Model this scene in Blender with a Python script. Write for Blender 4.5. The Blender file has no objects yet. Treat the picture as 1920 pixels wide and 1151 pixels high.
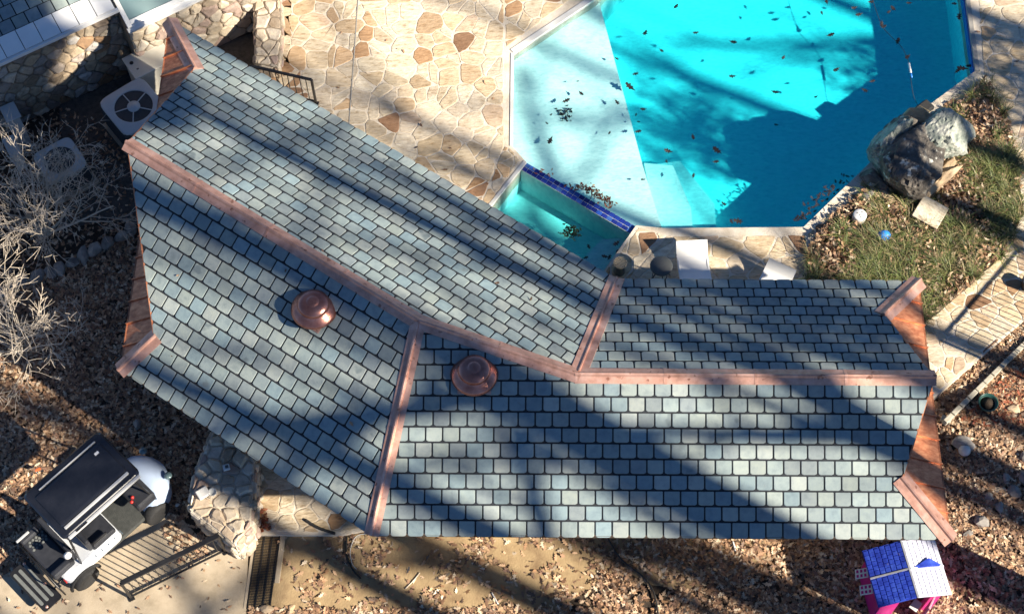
import bpy, bmesh, math, random
import numpy as np
from mathutils import Vector, Matrix, noise
from mathutils.geometry import tessellate_polygon

random.seed(7)
R = math.radians
sc = bpy.context.scene
COL = sc.collection
# ------------------------------------------------------------------ camera
ZE = 2.9            # eave height of the pool house
DK = 0.5            # deck level
WL = 0.37           # water level
PITCH, YAW, FPX = R(27.24), R(0.41), 3000.0
CAM = Vector((0.0, -12.05, 27.27 + ZE))
cd = bpy.data.cameras.new('camera'); co = bpy.data.objects.new('camera', cd); COL.objects.link(co)
cd.sensor_width = 36.0; cd.lens = FPX / 1920.0 * 36.0; cd.clip_end = 900
co.location = CAM; co.rotation_euler = (PITCH, 0, YAW); sc.camera = co
# ------------------------------------------------------------------ light
SUN_AZ, SUN_EL = R(-27.0), R(35.0)      # direction towards the sun, measured from +x
sd = Vector((math.cos(SUN_EL) * math.cos(SUN_AZ), math.cos(SUN_EL) * math.sin(SUN_AZ), math.sin(SUN_EL)))
w = bpy.data.worlds.new('World'); sc.world = w; w.use_nodes = True
nt = w.node_tree; bg = nt.nodes['Background']
sky = nt.nodes.new('ShaderNodeTexSky'); sky.sky_type = 'NISHITA'; sky.sun_disc = False
sky.sun_elevation = SUN_EL; sky.sun_rotation = math.pi / 2 - SUN_AZ
sky.ozone_density = 7.0; sky.air_density = 0.8; sky.dust_density = 0.0
nt.links.new(sky.outputs[0], bg.inputs[0]); bg.inputs[1].default_value = 0.05
sl = bpy.data.lights.new('sun', 'SUN'); so = bpy.data.objects.new('sun', sl); COL.objects.link(so)
sl.energy = 5.0; sl.angle = R(0.85); sl.color = (1.0, 0.90, 0.745)
so.rotation_euler = (-sd).to_track_quat('-Z', 'Y').to_euler(); so.location = (20, -10, 30)
sc.view_settings.view_transform = 'Standard'; sc.view_settings.look = 'None'
sc.view_settings.exposure = 1.2; sc.view_settings.gamma = 1.0
sc.cycles.transparent_max_bounces = 24
sc.cycles.max_bounces = 8

# ------------------------------------------------------------------ helpers
_cr = Vector((math.cos(YAW), math.sin(YAW), 0)); _cf = Vector((-math.sin(YAW), math.cos(YAW), 0))
_fw = _cf * math.sin(PITCH) - Vector((0, 0, 1)) * math.cos(PITCH)
_up = _cf * math.cos(PITCH) + Vector((0, 0, 1)) * math.sin(PITCH)
def at(u, v, z):
    d = _cr * ((u - 960) / FPX) + _up * ((575.5 - v) / FPX) + _fw
    return CAM + d * ((z - CAM.z) / d.z)
def at2(u, v, z):
    p = at(u, v, z); return (p.x, p.y)

def tag(o, label=None, cat=None, group=None, kind=None):
    if label: o['label'] = label
    if cat: o['category'] = cat
    if group: o['group'] = group
    if kind: o['kind'] = kind
    return o
def empty(name, loc, rz=0, label=None, cat=None, group=None):
    o = bpy.data.objects.new(name, None); COL.objects.link(o); o.location = loc; o.rotation_euler = (0, 0, rz)
    o.empty_display_size = 0.1
    return tag(o, label, cat, group)
def link(name, me, parent=None, mats=None):
    o = bpy.data.objects.new(name, me); COL.objects.link(o)
    if mats is not None:
        for m in (mats if isinstance(mats, (list, tuple)) else [mats]): me.materials.append(m)
    if parent is not None: o.parent = parent
    return o
def copy_tree(o, parent=None):
    c = o.copy(); COL.objects.link(c); c.parent = parent
    for ch in list(o.children): copy_tree(ch, c)
    return c

class MB:
    """collects shapes for ONE part"""
    def __init__(s): s.v = []; s.f = []; s.sm = []
    def add(s, vs, fs, smooth=False):
        b = len(s.v); s.v += [tuple(p) for p in vs]; s.f += [tuple(i + b for i in f) for f in fs]; s.sm += [smooth] * len(fs)
        return s
    def box(s, c, size, rz=0, rx=0, ry=0, bev=0.0):
        bm = bmesh.new(); bmesh.ops.create_cube(bm, size=1.0)
        bmesh.ops.scale(bm, vec=size, verts=bm.verts)
        if bev: bmesh.ops.bevel(bm, geom=bm.edges[:], offset=bev, segments=2, affect='EDGES', profile=0.5)
        M = Matrix.Translation(c) @ Matrix.Rotation(rz, 4, 'Z') @ Matrix.Rotation(ry, 4, 'Y') @ Matrix.Rotation(rx, 4, 'X')
        bm.transform(M); bm.verts.ensure_lookup_table()
        s.add([v.co for v in bm.verts], [[v.index for v in f.verts] for f in bm.faces]); bm.free(); return s
    def bar(s, a, b, w, h, bev=0.0):
        a, b = Vector(a), Vector(b); d = b - a
        rz = math.atan2(d.y, d.x); ry = -math.atan2(d.z, math.hypot(d.x, d.y))
        return s.box((a + b) / 2, (d.length, w, h), rz=rz, ry=ry, bev=bev)
    def tube(s, pts, radii, n=6, cap=True, smooth=True):
        pts = [Vector(p) for p in pts]
        if not isinstance(radii, (list, tuple)): radii = [radii] * len(pts)
        t0 = (pts[1] - pts[0]).normalized()
        ref = Vector((0, 0, 1)) if abs(t0.z) < .9 else Vector((1, 0, 0))
        a = t0.cross(ref).normalized(); vs = []; fs = []
        for i, p in enumerate(pts):
            t = (pts[min(i + 1, len(pts) - 1)] - pts[max(i - 1, 0)])
            if t.length < 1e-9: t = t0
            t.normalize(); a = (a - t * a.dot(t)).normalized(); b = t.cross(a)
            for k in range(n):
                q = 2 * math.pi * k / n; vs.append(p + (a * math.cos(q) + b * math.sin(q)) * radii[i])
        for i in range(len(pts) - 1):
            for k in range(n): fs.append((i * n + k, i * n + (k + 1) % n, (i + 1) * n + (k + 1) % n, (i + 1) * n + k))
        if cap: fs.append(tuple(range(n - 1, -1, -1))); fs.append(tuple((len(pts) - 1) * n + k for k in range(n)))
        return s.add(vs, fs, smooth)
    def lathe(s, prof, c=(0, 0, 0), n=32, smooth=True):
        vs = []; fs = []; m = len(prof)
        for (r, z) in prof:
            for k in range(n):
                q = 2 * math.pi * k / n; vs.append((c[0] + r * math.cos(q), c[1] + r * math.sin(q), c[2] + z))
        for i in range(m - 1):
            for k in range(n): fs.append((i * n + k, i * n + (k + 1) % n, (i + 1) * n + (k + 1) % n, (i + 1) * n + k))
        if prof[0][0] > 1e-4: fs.append(tuple(range(n - 1, -1, -1)))
        if prof[-1][0] > 1e-4: fs.append(tuple((m - 1) * n + k for k in range(n)))
        return s.add(vs, fs, smooth)
    def prism(s, poly, z0, z1):
        n = len(poly); ar = sum(poly[i][0] * poly[(i + 1) % n][1] - poly[(i + 1) % n][0] * poly[i][1] for i in range(n))
        if ar < 0: poly = poly[::-1]
        vs = [(p[0], p[1], z0) for p in poly] + [(p[0], p[1], z1) for p in poly]
        fs = [tuple(range(n - 1, -1, -1)), tuple(range(n, 2 * n))] + [(i, (i + 1) % n, n + (i + 1) % n, n + i) for i in range(n)]
        return s.add(vs, fs)
    def mesh(s, name):
        me = bpy.data.meshes.new(name); me.from_pydata(s.v, [], s.f)
        me.polygons.foreach_set('use_smooth', s.sm); me.update(); return me
    def build(s, name, m, parent=None):
        return link(name, s.mesh(name), parent, m)

def clip(poly, a, b, c):
    """keep the side a*x+b*y<=c of a convex 2-D polygon"""
    out = []; n = len(poly)
    for i in range(n):
        p, q = poly[i], poly[(i + 1) % n]
        dp = a * p[0] + b * p[1] - c; dq = a * q[0] + b * q[1] - c
        if dp <= 0: out.append(p)
        if (dp < 0 < dq) or (dq < 0 < dp):
            t = dp / (dp - dq); out.append((p[0] + (q[0] - p[0]) * t, p[1] + (q[1] - p[1]) * t))
    return out
def area(poly):
    return .5 * sum(poly[i][0] * poly[(i + 1) % len(poly)][1] - poly[(i + 1) % len(poly)][0] * poly[i][1] for i in range(len(poly)))
def ccw(poly): return list(poly) if area(poly) > 0 else list(poly)[::-1]
def clip_to(poly, region):
    reg = ccw(region)
    for i in range(len(reg)):
        p, q = reg[i], reg[(i + 1) % len(reg)]
        a, b = q[1] - p[1], -(q[0] - p[0])
        poly = clip(poly, a, b, a * p[0] + b * p[1])
        if len(poly) < 3: return []
    return poly
def inset(poly, g):
    poly = ccw(poly); out = poly
    n = len(poly)
    for i in range(n):
        p, q = poly[i], poly[(i + 1) % n]; L = math.hypot(q[0] - p[0], q[1] - p[1])
        if L < 1e-6: continue
        a, b = (q[1] - p[1]) / L, -(q[0] - p[0]) / L
        out = clip(out, a, b, a * p[0] + b * p[1] - g)
        if len(out) < 3: return []
    return out
def inside(p, poly):
    r = False; n = len(poly)
    for i in range(n):
        a, b = poly[i], poly[(i + 1) % n]
        if (a[1] > p[1]) != (b[1] > p[1]) and p[0] < (b[0] - a[0]) * (p[1] - a[1]) / (b[1] - a[1]) + a[0]: r = not r
    return r
def voronoi(region, sx, sy, seed, jit=.85, rot=0.0):
    """irregular convex cells filling a convex region"""
    rnd = random.Random(seed); ca, sa = math.cos(rot), math.sin(rot)
    rg = [(p[0] * ca + p[1] * sa, -p[0] * sa + p[1] * ca) for p in region]
    x0, x1 = min(p[0] for p in rg) - sx * 2, max(p[0] for p in rg) + sx * 2
    y0, y1 = min(p[1] for p in rg) - sy * 2, max(p[1] for p in rg) + sy * 2
    pts = {}; ni = int((x1 - x0) / sx) + 1; nj = int((y1 - y0) / sy) + 1
    for i in range(ni):
        for j in range(nj):
            pts[i, j] = (x0 + (i + .5 + rnd.uniform(-.5, .5) * jit + (.5 if j % 2 else 0)) * sx, y0 + (j + .5 + rnd.uniform(-.5, .5) * jit) * sy)
    out = []
    for (i, j), p in pts.items():
        poly = [(p[0] - sx * 2, p[1] - sy * 2), (p[0] + sx * 2, p[1] - sy * 2), (p[0] + sx * 2, p[1] + sy * 2), (p[0] - sx * 2, p[1] + sy * 2)]
        for di in range(-2, 3):
            for dj in range(-2, 3):
                q = pts.get((i + di, j + dj))
                if q is None or q is p: continue
                a, b = q[0] - p[0], q[1] - p[1]
                poly = clip(poly, a, b, a * (p[0] + q[0]) / 2 + b * (p[1] + q[1]) / 2)
                if len(poly) < 3: break
            if len(poly) < 3: break
        if len(poly) < 3: continue
        poly = clip_to(poly, rg)
        if len(poly) >= 3 and abs(area(poly)) > sx * sy * .04:
            out.append([(q[0] * ca - q[1] * sa, q[0] * sa + q[1] * ca) for q in poly])
    return out
def round_poly(poly, rnd, rough=.0, it=1):
    """cut corners and make edges uneven"""
    for _ in range(it):
        out = []; n = len(poly)
        for i in range(n):
            p, q = poly[i], poly[(i + 1) % n]
            k0 = rnd.uniform(.07, .24); k1 = rnd.uniform(.07, .24); out.append((p[0] * (1 - k0) + q[0] * k0, p[1] * (1 - k0) + q[1] * k0)); m0 = rnd.uniform(.4, .6); out.append((p[0] * (1 - m0) + q[0] * m0, p[1] * (1 - m0) + q[1] * m0)); out.append((p[0] * k1 + q[0] * (1 - k1), p[1] * k1 + q[1] * (1 - k1)))
        poly = out
    if rough:
        poly = [(p[0] + rnd.uniform(-rough, rough), p[1] + rnd.uniform(-rough, rough)) for p in poly]
    return poly
def slab_mesh(name, poly, z0, z1, ch, cz=None):
    """plate with a chamfered top edge; the polygon is centred on its own middle"""
    poly = ccw(poly); n = len(poly)
    cx = sum(p[0] for p in poly) / n; cy = sum(p[1] for p in poly) / n
    cz = ch if cz is None else cz
    vs = [(p[0] - cx, p[1] - cy, z0) for p in poly] + [(p[0] - cx, p[1] - cy, z1 - cz) for p in poly]
    for p in poly:
        dx, dy = p[0] - cx, p[1] - cy; L = math.hypot(dx, dy) or 1; k = max(0.0, (L - ch) / L)
        vs.append((dx * k, dy * k, z1))
    fs = []
    for i in range(n):
        j = (i + 1) % n; fs += [(i, j, n + j, n + i), (n + i, n + j, 2 * n + j, 2 * n + i)]
    fs.append(tuple(range(2 * n, 3 * n)))
    me = bpy.data.meshes.new(name); me.from_pydata(vs, [], fs); me.update()
    return me, (cx, cy)

# ------------------------------------------------------------------ materials
def ramp(nt, fac, cols, x=-300, y=0):
    r = nt.nodes.new('ShaderNodeValToRGB'); el = r.color_ramp.elements
    while len(el) < len(cols): el.new(.5)
    for i, (p, c) in enumerate(cols): el[i].position = p; el[i].color = (*c, 1)
    nt.links.new(fac, r.inputs[0]); return r.outputs[0]
def mat(name, cols, scale=6.0, rough=.8, metal=0.0, bump=0.0, bscale=None, rand=0.0, detail=5.0, stretch=None, palette=None, spec=.5, coat=0.0, attr=None, spots=None):
    """noise-mixed colours; 'palette' picks a colour per object (or per face through 'attr'); 'rand' varies value per object"""
    m = bpy.data.materials.new(name); m.use_nodes = True; t = m.node_tree; N = t.nodes; Lk = t.links
    b = N['Principled BSDF']; tc = N.new('ShaderNodeTexCoord'); src = tc.outputs['Object']
    oi = N.new('ShaderNodeObjectInfo')
    add = N.new('ShaderNodeVectorMath'); add.operation = 'ADD'; Lk.new(src, add.inputs[0])
    mul = N.new('ShaderNodeVectorMath'); mul.operation = 'SCALE'; mul.inputs[0].default_value = (37.0, 19.0, 53.0)
    Lk.new(oi.outputs['Random'], mul.inputs['Scale']); Lk.new(mul.outputs[0], add.inputs[1]); src = add.outputs[0]
    if stretch:
        mp = N.new('ShaderNodeMapping'); mp.inputs['Scale'].default_value = stretch; Lk.new(src, mp.inputs[0]); src = mp.outputs[0]
    nz = N.new('ShaderNodeTexNoise'); nz.inputs['Scale'].default_value = scale; nz.inputs['Detail'].default_value = detail; nz.inputs['Roughness'].default_value = .6
    Lk.new(src, nz.inputs['Vector'])
    k = len(cols)
    col = ramp(t, nz.outputs['Fac'], [(.28 + .44 * i / max(1, k - 1), c) for i, c in enumerate(cols)])
    rnd = oi.outputs['Random']
    if attr:
        at_ = N.new('ShaderNodeAttribute'); at_.attribute_name = attr
        ad = N.new('ShaderNodeMath'); ad.operation = 'ADD'; Lk.new(rnd, ad.inputs[0]); Lk.new(at_.outputs['Fac'], ad.inputs[1])
        fr = N.new('ShaderNodeMath'); fr.operation = 'FRACT'; Lk.new(ad.outputs[0], fr.inputs[0]); rnd = fr.outputs[0]
    if palette:
        pc = ramp(t, rnd, [(i / len(palette), c) for i, c in enumerate(palette)])
        pc.node.color_ramp.interpolation = 'CONSTANT'
        mx = N.new('ShaderNodeMix'); mx.data_type = 'RGBA'; mx.blend_type = 'MULTIPLY'; mx.inputs[0].default_value = 1.0
        Lk.new(pc, mx.inputs[6]); Lk.new(col, mx.inputs[7]); col = mx.outputs[2]
    if rand:
        wn = N.new('ShaderNodeTexWhiteNoise'); wn.noise_dimensions = '1D'; Lk.new(rnd, wn.inputs['W'])
        mr = N.new('ShaderNodeMapRange'); mr.inputs['To Min'].default_value = 1 - rand; mr.inputs['To Max'].default_value = 1 + rand
        Lk.new(wn.outputs['Value'], mr.inputs['Value'])
        sc_ = N.new('ShaderNodeVectorMath'); sc_.operation = 'SCALE'; Lk.new(col, sc_.inputs[0]); Lk.new(mr.outputs[0], sc_.inputs['Scale']); col = sc_.outputs[0]
    if spots:
        sp = N.new('ShaderNodeTexNoise'); sp.inputs['Scale'].default_value = spots[0]; sp.inputs['Detail'].default_value = 3; Lk.new(src, sp.inputs['Vector'])
        sr = N.new('ShaderNodeMapRange'); sr.inputs['From Min'].default_value = spots[1]; sr.inputs['From Max'].default_value = spots[1] + .06; Lk.new(sp.outputs['Fac'], sr.inputs['Value'])
        mx = N.new('ShaderNodeMix'); mx.data_type = 'RGBA'; Lk.new(sr.outputs[0], mx.inputs[0]); Lk.new(col, mx.inputs[6]); mx.inputs[7].default_value = (*spots[2], 1); col = mx.outputs[2]
    Lk.new(col, b.inputs['Base Color'])
    b.inputs['Roughness'].default_value = rough; b.inputs['Metallic'].default_value = metal
    b.inputs['Specular IOR Level'].default_value = spec
    if coat: b.inputs['Coat Weight'].default_value = coat; b.inputs['Coat Roughness'].default_value = .05
    if bump:
        n2 = N.new('ShaderNodeTexNoise'); n2.inputs['Scale'].default_value = bscale or scale * 3; n2.inputs['Detail'].default_value = 6; Lk.new(src, n2.inputs['Vector'])
        bp = N.new('ShaderNodeBump'); bp.inputs['Strength'].default_value = bump; bp.inputs['Distance'].default_value = .02
        Lk.new(n2.outputs['Fac'], bp.inputs['Height']); Lk.new(bp.outputs[0], b.inputs['Normal'])
    return m
W1 = [(.8, .8, .8), (1, 1, 1), (1.15, 1.15, 1.15)]
M = {}
M['slate'] = mat('slate_shingle', [(.78, .80, .83), (1, 1, 1), (1.14, 1.12, 1.06)], 7, .62, bump=.25, bscale=60, rand=.13, attr='tint', spec=.35, spots=(2.2, .66, (.17, .21, .22)),
    palette=[(0.248, 0.305, 0.308), (0.27, 0.316, 0.302), (0.212, 0.281, 0.305), (0.286, 0.333, 0.324), (0.228, 0.278, 0.288), (0.207, 0.281, 0.31), (0.307, 0.346, 0.336), (0.239, 0.295, 0.302), (0.212, 0.252, 0.265)])
M['underlay'] = mat('roof_underlay', [(.012, .015, .02), (.022, .026, .034)], 8, .9)
M['cap'] = mat('copper_cap', [(.44, .23, .17), (.62, .35, .27), (.74, .47, .385)], 4.5, .42, metal=.55, bump=.22, bscale=9, detail=8, spots=(7, .645, (.32, .15, .105)))
M['panel'] = mat('copper_panel', [(.36, .115, .055), (.58, .22, .11), (.80, .37, .19)], 2.6, .40, metal=.55, bump=.15, bscale=5, stretch=(.5, 5, 5))
M['vent'] = mat('copper_vent', [(.28, .105, .08), (.46, .20, .15), (.56, .29, .235)], 4, .30, metal=.85, bump=.16, bscale=9, detail=8)
M['stone'] = mat('flagstone', [(.50, .40, .30), (.88, .83, .76), (1.0, .98, .95), (1.2, 1.18, 1.14)], 5.0, .88, bump=1.0, bscale=10, rand=.14, stretch=(1, 2.8, 1), detail=10,
    palette=[(0.582, 0.471, 0.324), (0.627, 0.529, 0.384), (0.538, 0.414, 0.276), (0.672, 0.586, 0.456), (0.594, 0.494, 0.348), (0.493, 0.356, 0.228), (0.638, 0.552, 0.42), (0.605, 0.483, 0.324), (0.672, 0.598, 0.48), (0.627, 0.54, 0.408), (0.56, 0.437, 0.324), (0.594, 0.506, 0.372), (0.638, 0.517, 0.36), (0.672, 0.609, 0.492), (0.616, 0.517, 0.384), (0.65, 0.564, 0.444), (0.403, 0.253, 0.144), (0.65, 0.575, 0.444), (0.605, 0.506, 0.372), (0.627, 0.552, 0.444), (0.526, 0.38, 0.24), (0.661, 0.575, 0.456), (0.616, 0.529, 0.396), (0.291, 0.172, 0.102), (0.638, 0.552, 0.432)])
M['mortar'] = mat('pale_mortar', [(.52, .44, .33), (.66, .58, .47), (.74, .68, .58)], 4, .9, bump=.4, bscale=30)
M['wallstone'] = mat('wall_stone', [(.55, .52, .5), (1, 1, 1), (1.3, 1.25, 1.15)], 7, .88, bump=.7, bscale=18, rand=.25,
    palette=[(.30, .23, .16), (.38, .30, .21), (.24, .19, .15), (.42, .35, .26), (.20, .17, .15), (.34, .29, .25), (.46, .40, .32), (.27, .17, .10), (.38, .36, .34)])
M['wallmortar'] = mat('wall_mortar', [(.20, .16, .12), (.33, .27, .20)], 9, .95, bump=.5, bscale=30)
M['pierstone'] = mat('pier_stone', [(.7, .66, .6), (1, 1, 1), (1.2, 1.15, 1.05)], 6, .88, bump=.8, bscale=16, rand=.18,
    palette=[(.50, .42, .32), (.58, .49, .37), (.44, .35, .26), (.60, .53, .44), (.40, .30, .25), (.52, .45, .36)])
M['soil'] = mat('leafy_soil', [(.022, .016, .012), (.05, .035, .025), (.09, .062, .04)], 7, .95, bump=.8, bscale=40, detail=8)
M['dirt'] = mat('bare_dirt', [(.20, .13, .07), (.34, .24, .13), (.42, .31, .17)], 2.5, .95, bump=.5, bscale=30, detail=8)
M['gravel'] = mat('dark_gravel', [(.05, .045, .04), (.09, .08, .07), (.13, .11, .09)], 12, .95, bump=.7, bscale=60)
M['concrete'] = mat('concrete', [(.32, .26, .18), (.44, .36, .26), (.50, .42, .31)], 3, .9, bump=.35, bscale=60, detail=9)
M['litter'] = mat('fallen_leaf', W1, 30, .75, attr='tint', rand=.25, palette=[(.44, .28, .17), (.30, .17, .09), (.54, .39, .26), (.20, .11, .065), (.62, .50, .36), (.38, .22, .13), (.13, .085, .06), (.50, .32, .19), (.26, .15, .10)])
M['redleaf'] = mat('red_leaf', W1, 30, .75, attr='tint', rand=.25, palette=[(.34, .09, .04), (.42, .17, .08), (.26, .07, .035), (.45, .26, .13), (.20, .07, .04)])
M['wetleaf'] = mat('wet_leaf', [(.010, .007, .008), (.028, .018, .017)], 20, .6, rand=.4)
M['plaster'] = mat('pool_plaster', [(.56, .67, .69), (.71, .79, .80), (.80, .85, .85)], 7, .8, bump=.6, bscale=9, stretch=(1, 2.2, 1))
M['coping'] = mat('white_coping', [(.62, .61, .58), (.74, .73, .70)], 4, .6, bump=.1)
M['bluetile'] = mat('blue_glazed_tile', W1, 12, .12, rand=.35, palette=[(.02, .05, .32), (.03, .10, .46), (.015, .03, .22), (.06, .16, .52)])
M['rock'] = mat('grey_rock', [(.10, .095, .09), (.26, .24, .22), (.42, .39, .35)], 3, .9, bump=1.0, bscale=7, rand=.2, detail=9)
M['boulder'] = mat('lichen_boulder', [(.025, .022, .02), (.09, .08, .07), (.15, .13, .11), (.34, .33, .29)], 3.6, .92, bump=1.0, bscale=14, detail=10, spots=(5.5, .62, (.50, .50, .45)))
M['mossrock'] = mat('mossy_boulder', [(.10, .12, .11), (.22, .25, .22), (.40, .41, .36), (.55, .54, .48)], 4.5, .92, bump=1.0, bscale=14, detail=10, spots=(6, .64, (.06, .07, .06)))
M['tanrock'] = mat('tan_rock', [(.30, .20, .12), (.48, .35, .22), (.60, .48, .34)], 3, .88, bump=.7, bscale=9, rand=.15)
M['black'] = mat('black_metal', [(.012, .012, .013), (.022, .022, .024)], 10, .35, spec=.5)
M['rubber'] = mat('black_rubber', [(.014, .014, .015), (.03, .03, .03)], 20, .8, bump=.2)
M['acgrey'] = mat('light_grey_sheet_metal', [(.50, .52, .52), (.58, .60, .59)], 3, .45, spec=.4)
M['acdark'] = mat('dark_fins', [(.035, .04, .045), (.06, .065, .07)], 8, .6)
M['acfan'] = mat('fan_grille', [(.09, .13, .17), (.13, .18, .22)], 6, .5)
M['cream'] = mat('cream_enamel', [(.66, .62, .52), (.72, .69, .60)], 2, .5)
M['white'] = mat('white_paint', [(.74, .74, .73), (.82, .82, .81)], 2, .45)
M['bark'] = mat('tree_bark', [(.07, .055, .045), (.16, .13, .10)], 8, .95, bump=.8, stretch=(3, 3, .6))
M['twig'] = mat('pale_twig', [(.50, .42, .33), (.68, .60, .50)], 6, .85)
M['evergreen'] = mat('evergreen_leaf', [(.02, .045, .018), (.045, .09, .03)], 9, .6)
M['blade'] = mat('grass_blade', W1, 20, .55, attr='tint', rand=.3, palette=[(.10, .14, .035), (.16, .20, .055), (.06, .085, .03), (.24, .25, .09), (.13, .16, .04), (.30, .24, .12), (.05, .07, .025), (.22, .16, .08)])
M['cartblack'] = mat('black_gloss_roof', [(.010, .012, .018), (.018, .02, .028)], 4, .22, spec=.6, coat=.3)
M['vinyl'] = mat('dark_vinyl', [(.022, .024, .03), (.038, .04, .048)], 8, .45, bump=.15, bscale=60)
M['mat_'] = mat('floor_mat', [(.03, .033, .032), (.055, .058, .055)], 12, .8, bump=.4, bscale=50)
M['pearl'] = mat('white_car_paint', [(.74, .77, .82), (.78, .81, .85)], 2, .22, coat=.6)
M['cowlshade'] = mat('white_paint_shaded_blue', [(.40, .50, .68), (.46, .56, .73)], 2, .22, coat=.6)  # white cowl with the blue of its sky-lit shade put into the colour
M['chrome'] = mat('pale_trim', [(.55, .55, .54), (.66, .66, .64)], 3, .3, metal=.3)
M['grip'] = mat('grey_grip', [(.12, .13, .13), (.17, .18, .17)], 12, .8)
M['red'] = mat('red_plastic', [(.55, .02, .02), (.65, .04, .03)], 5, .3)
M['orange'] = mat('orange_plastic', [(.75, .12, .04), (.8, .18, .06)], 5, .5)
M['roofshade'] = mat('roof_plastic_shaded', [(.016, .03, .26), (.028, .06, .44), (.06, .12, .56)], 7, .35, bump=.3, bscale=10, spots=(8, .67, (.16, .15, .22)))  # playhouse roof half turned from the sun, its shade put into the colour
M['roofsunlit'] = mat('roof_plastic_sunlit', [(.56, .56, .68), (.66, .66, .76)], 5, .4, bump=.15, bscale=12, spots=(16, .70, (.35, .36, .5)))  # same roof plastic with the sun's glare put into its colour
M['greyseam'] = mat('grey_plastic', [(.22, .23, .27), (.32, .33, .37)], 6, .5)
M['pink'] = mat('magenta_plastic', [(.50, .015, .20), (.62, .03, .28)], 4, .4)
M['pink2'] = mat('pale_pink_plastic', [(.75, .25, .36), (.80, .34, .44)], 4, .4)
M['steel'] = mat('grey_table_top', [(.09, .095, .09), (.13, .135, .13)], 6, .5)
M['wicker'] = mat('woven_straw', [(.50, .40, .26), (.68, .57, .40)], 14, .8, bump=.6, bscale=30)
M['timber'] = mat('weathered_timber', [(.36, .33, .26), (.52, .48, .39)], 5, .9, bump=.4, stretch=(.6, 6, 6))
M['ball'] = mat('blue_ball', [(.03, .22, .70), (.05, .30, .80)], 4, .35)
M['globe'] = mat('white_globe', [(.62, .62, .58), (.72, .72, .68)], 4, .4)
M['hose'] = mat('dark_hose', [(.03, .028, .025), (.06, .055, .05)], 10, .6)
M['fascia'] = mat('dark_fascia', [(.06, .04, .03), (.10, .07, .05)], 6, .7)
M['housewall'] = mat('pale_stucco', [(.38, .33, .26), (.46, .40, .32)], 4, .9, bump=.3)
M['green'] = mat('green_glaze', [(.02, .07, .06), (.03, .10, .085)], 5, .3)
M['joint'] = mat('steel_joint', [(.30, .28, .25), (.42, .40, .36)], 20, .6)
def glass_mat():
    m = bpy.data.materials.new('window_glass'); m.use_nodes = True; b = m.node_tree.nodes['Principled BSDF']
    b.inputs['Base Color'].default_value = (.42, .56, .58, 1); b.inputs['Roughness'].default_value = .08; b.inputs['Specular IOR Level'].default_value = .9
    n = m.node_tree.nodes.new('ShaderNodeTexNoise'); n.inputs['Scale'].default_value = 1.2
    m.node_tree.links.new(ramp(m.node_tree, n.outputs['Fac'], [(.3, (.10, .17, .19)), (.7, (.22, .30, .30))]), b.inputs['Base Color']); return m
M['glass'] = glass_mat()
def water_mat(name, sig):
    m = bpy.data.materials.new(name); m.use_nodes = True; t = m.node_tree; N = t.nodes; L = t.links
    N.remove(N['Principled BSDF']); out = N['Material Output']
    tr = N.new('ShaderNodeBsdfTransparent'); gl = N.new('ShaderNodeBsdfGlossy'); gl.inputs['Roughness'].default_value = .03
    lw = N.new('ShaderNodeLayerWeight'); lw.inputs['Blend'].default_value = .5; pw = N.new('ShaderNodeMath'); pw.operation = 'POWER'; pw.inputs[1].default_value = 5; L.new(lw.outputs['Facing'], pw.inputs[0])
    fr = N.new('ShaderNodeMath'); fr.operation = 'MULTIPLY_ADD'; fr.inputs[1].default_value = .98; fr.inputs[2].default_value = .02; L.new(pw.outputs[0], fr.inputs[0]); mx = N.new('ShaderNodeMixShader')
    nz = N.new('ShaderNodeTexNoise'); nz.inputs['Scale'].default_value = 5; nz.inputs['Detail'].default_value = 3; nz.inputs['Distortion'].default_value = .6
    tc = N.new('ShaderNodeTexCoord'); L.new(tc.outputs['Object'], nz.inputs['Vector'])
    bp = N.new('ShaderNodeBump'); bp.inputs['Strength'].default_value = .25; bp.inputs['Distance'].default_value = .03
    L.new(nz.outputs['Fac'], bp.inputs['Height']); L.new(bp.outputs[0], gl.inputs['Normal']); L.new(bp.outputs[0], lw.inputs['Normal'])
    L.new(fr.outputs[0], mx.inputs[0]); L.new(tr.outputs[0], mx.inputs[1]); L.new(gl.outputs[0], mx.inputs[2]); L.new(mx.outputs[0], out.inputs['Surface'])
    va = N.new('ShaderNodeVolumeAbsorption'); d = max(sig); va.inputs['Color'].default_value = (*[1 - s / d for s in sig], 1); va.inputs['Density'].default_value = d
    L.new(va.outputs[0], out.inputs['Volume']); return m
M['water'] = water_mat('pool_water', (.95, .040, .002))
M['spawater'] = water_mat('spa_water', (.85, .06, .045))

# ------------------------------------------------------------------ ground, deck, pool
def sstep(a, b, x):
    t = min(1, max(0, (x - a) / (b - a))); return t * t * (3 - 2 * t)
def gz(x, y): return .40 * sstep(7.6, 9.6, x) * sstep(-2.6, .2, y)
axx = [-400, -120, -50, -25] + [-16 + .5 * i for i in range(65)] + [25, 50, 120, 400]
def ground():
    vs = []; fs = []; n = len(axx)
    for j, y in enumerate(axx):
        for i, x in enumerate(axx):
            z = gz(x, y) + (.03 * noise.noise(Vector((x * .9, y * .9, 3))) if abs(x) < 20 and abs(y) < 20 else 0)
            vs.append((x, y, z - .02))
    for j in range(n - 1):
        for i in range(n - 1):
            cx, cy = (axx[i] + axx[i + 1]) / 2, (axx[j] + axx[j + 1]) / 2
            if -1.0 < cx < 10.6 and 2.6 < cy < 13.9: continue
            fs.append((j * n + i, j * n + i + 1, (j + 1) * n + i + 1, (j + 1) * n + i))
    o = MB().add(vs, fs, True).build('ground', M['soil']); tag(o, 'brown leaf strewn soil around the pool house', kind='structure')
ground()
def flat(name, poly, z, m, label, thick=.03):
    o = MB().prism(poly, z - thick, z).build(name, m); tag(o, label, kind='structure'); return o
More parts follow.
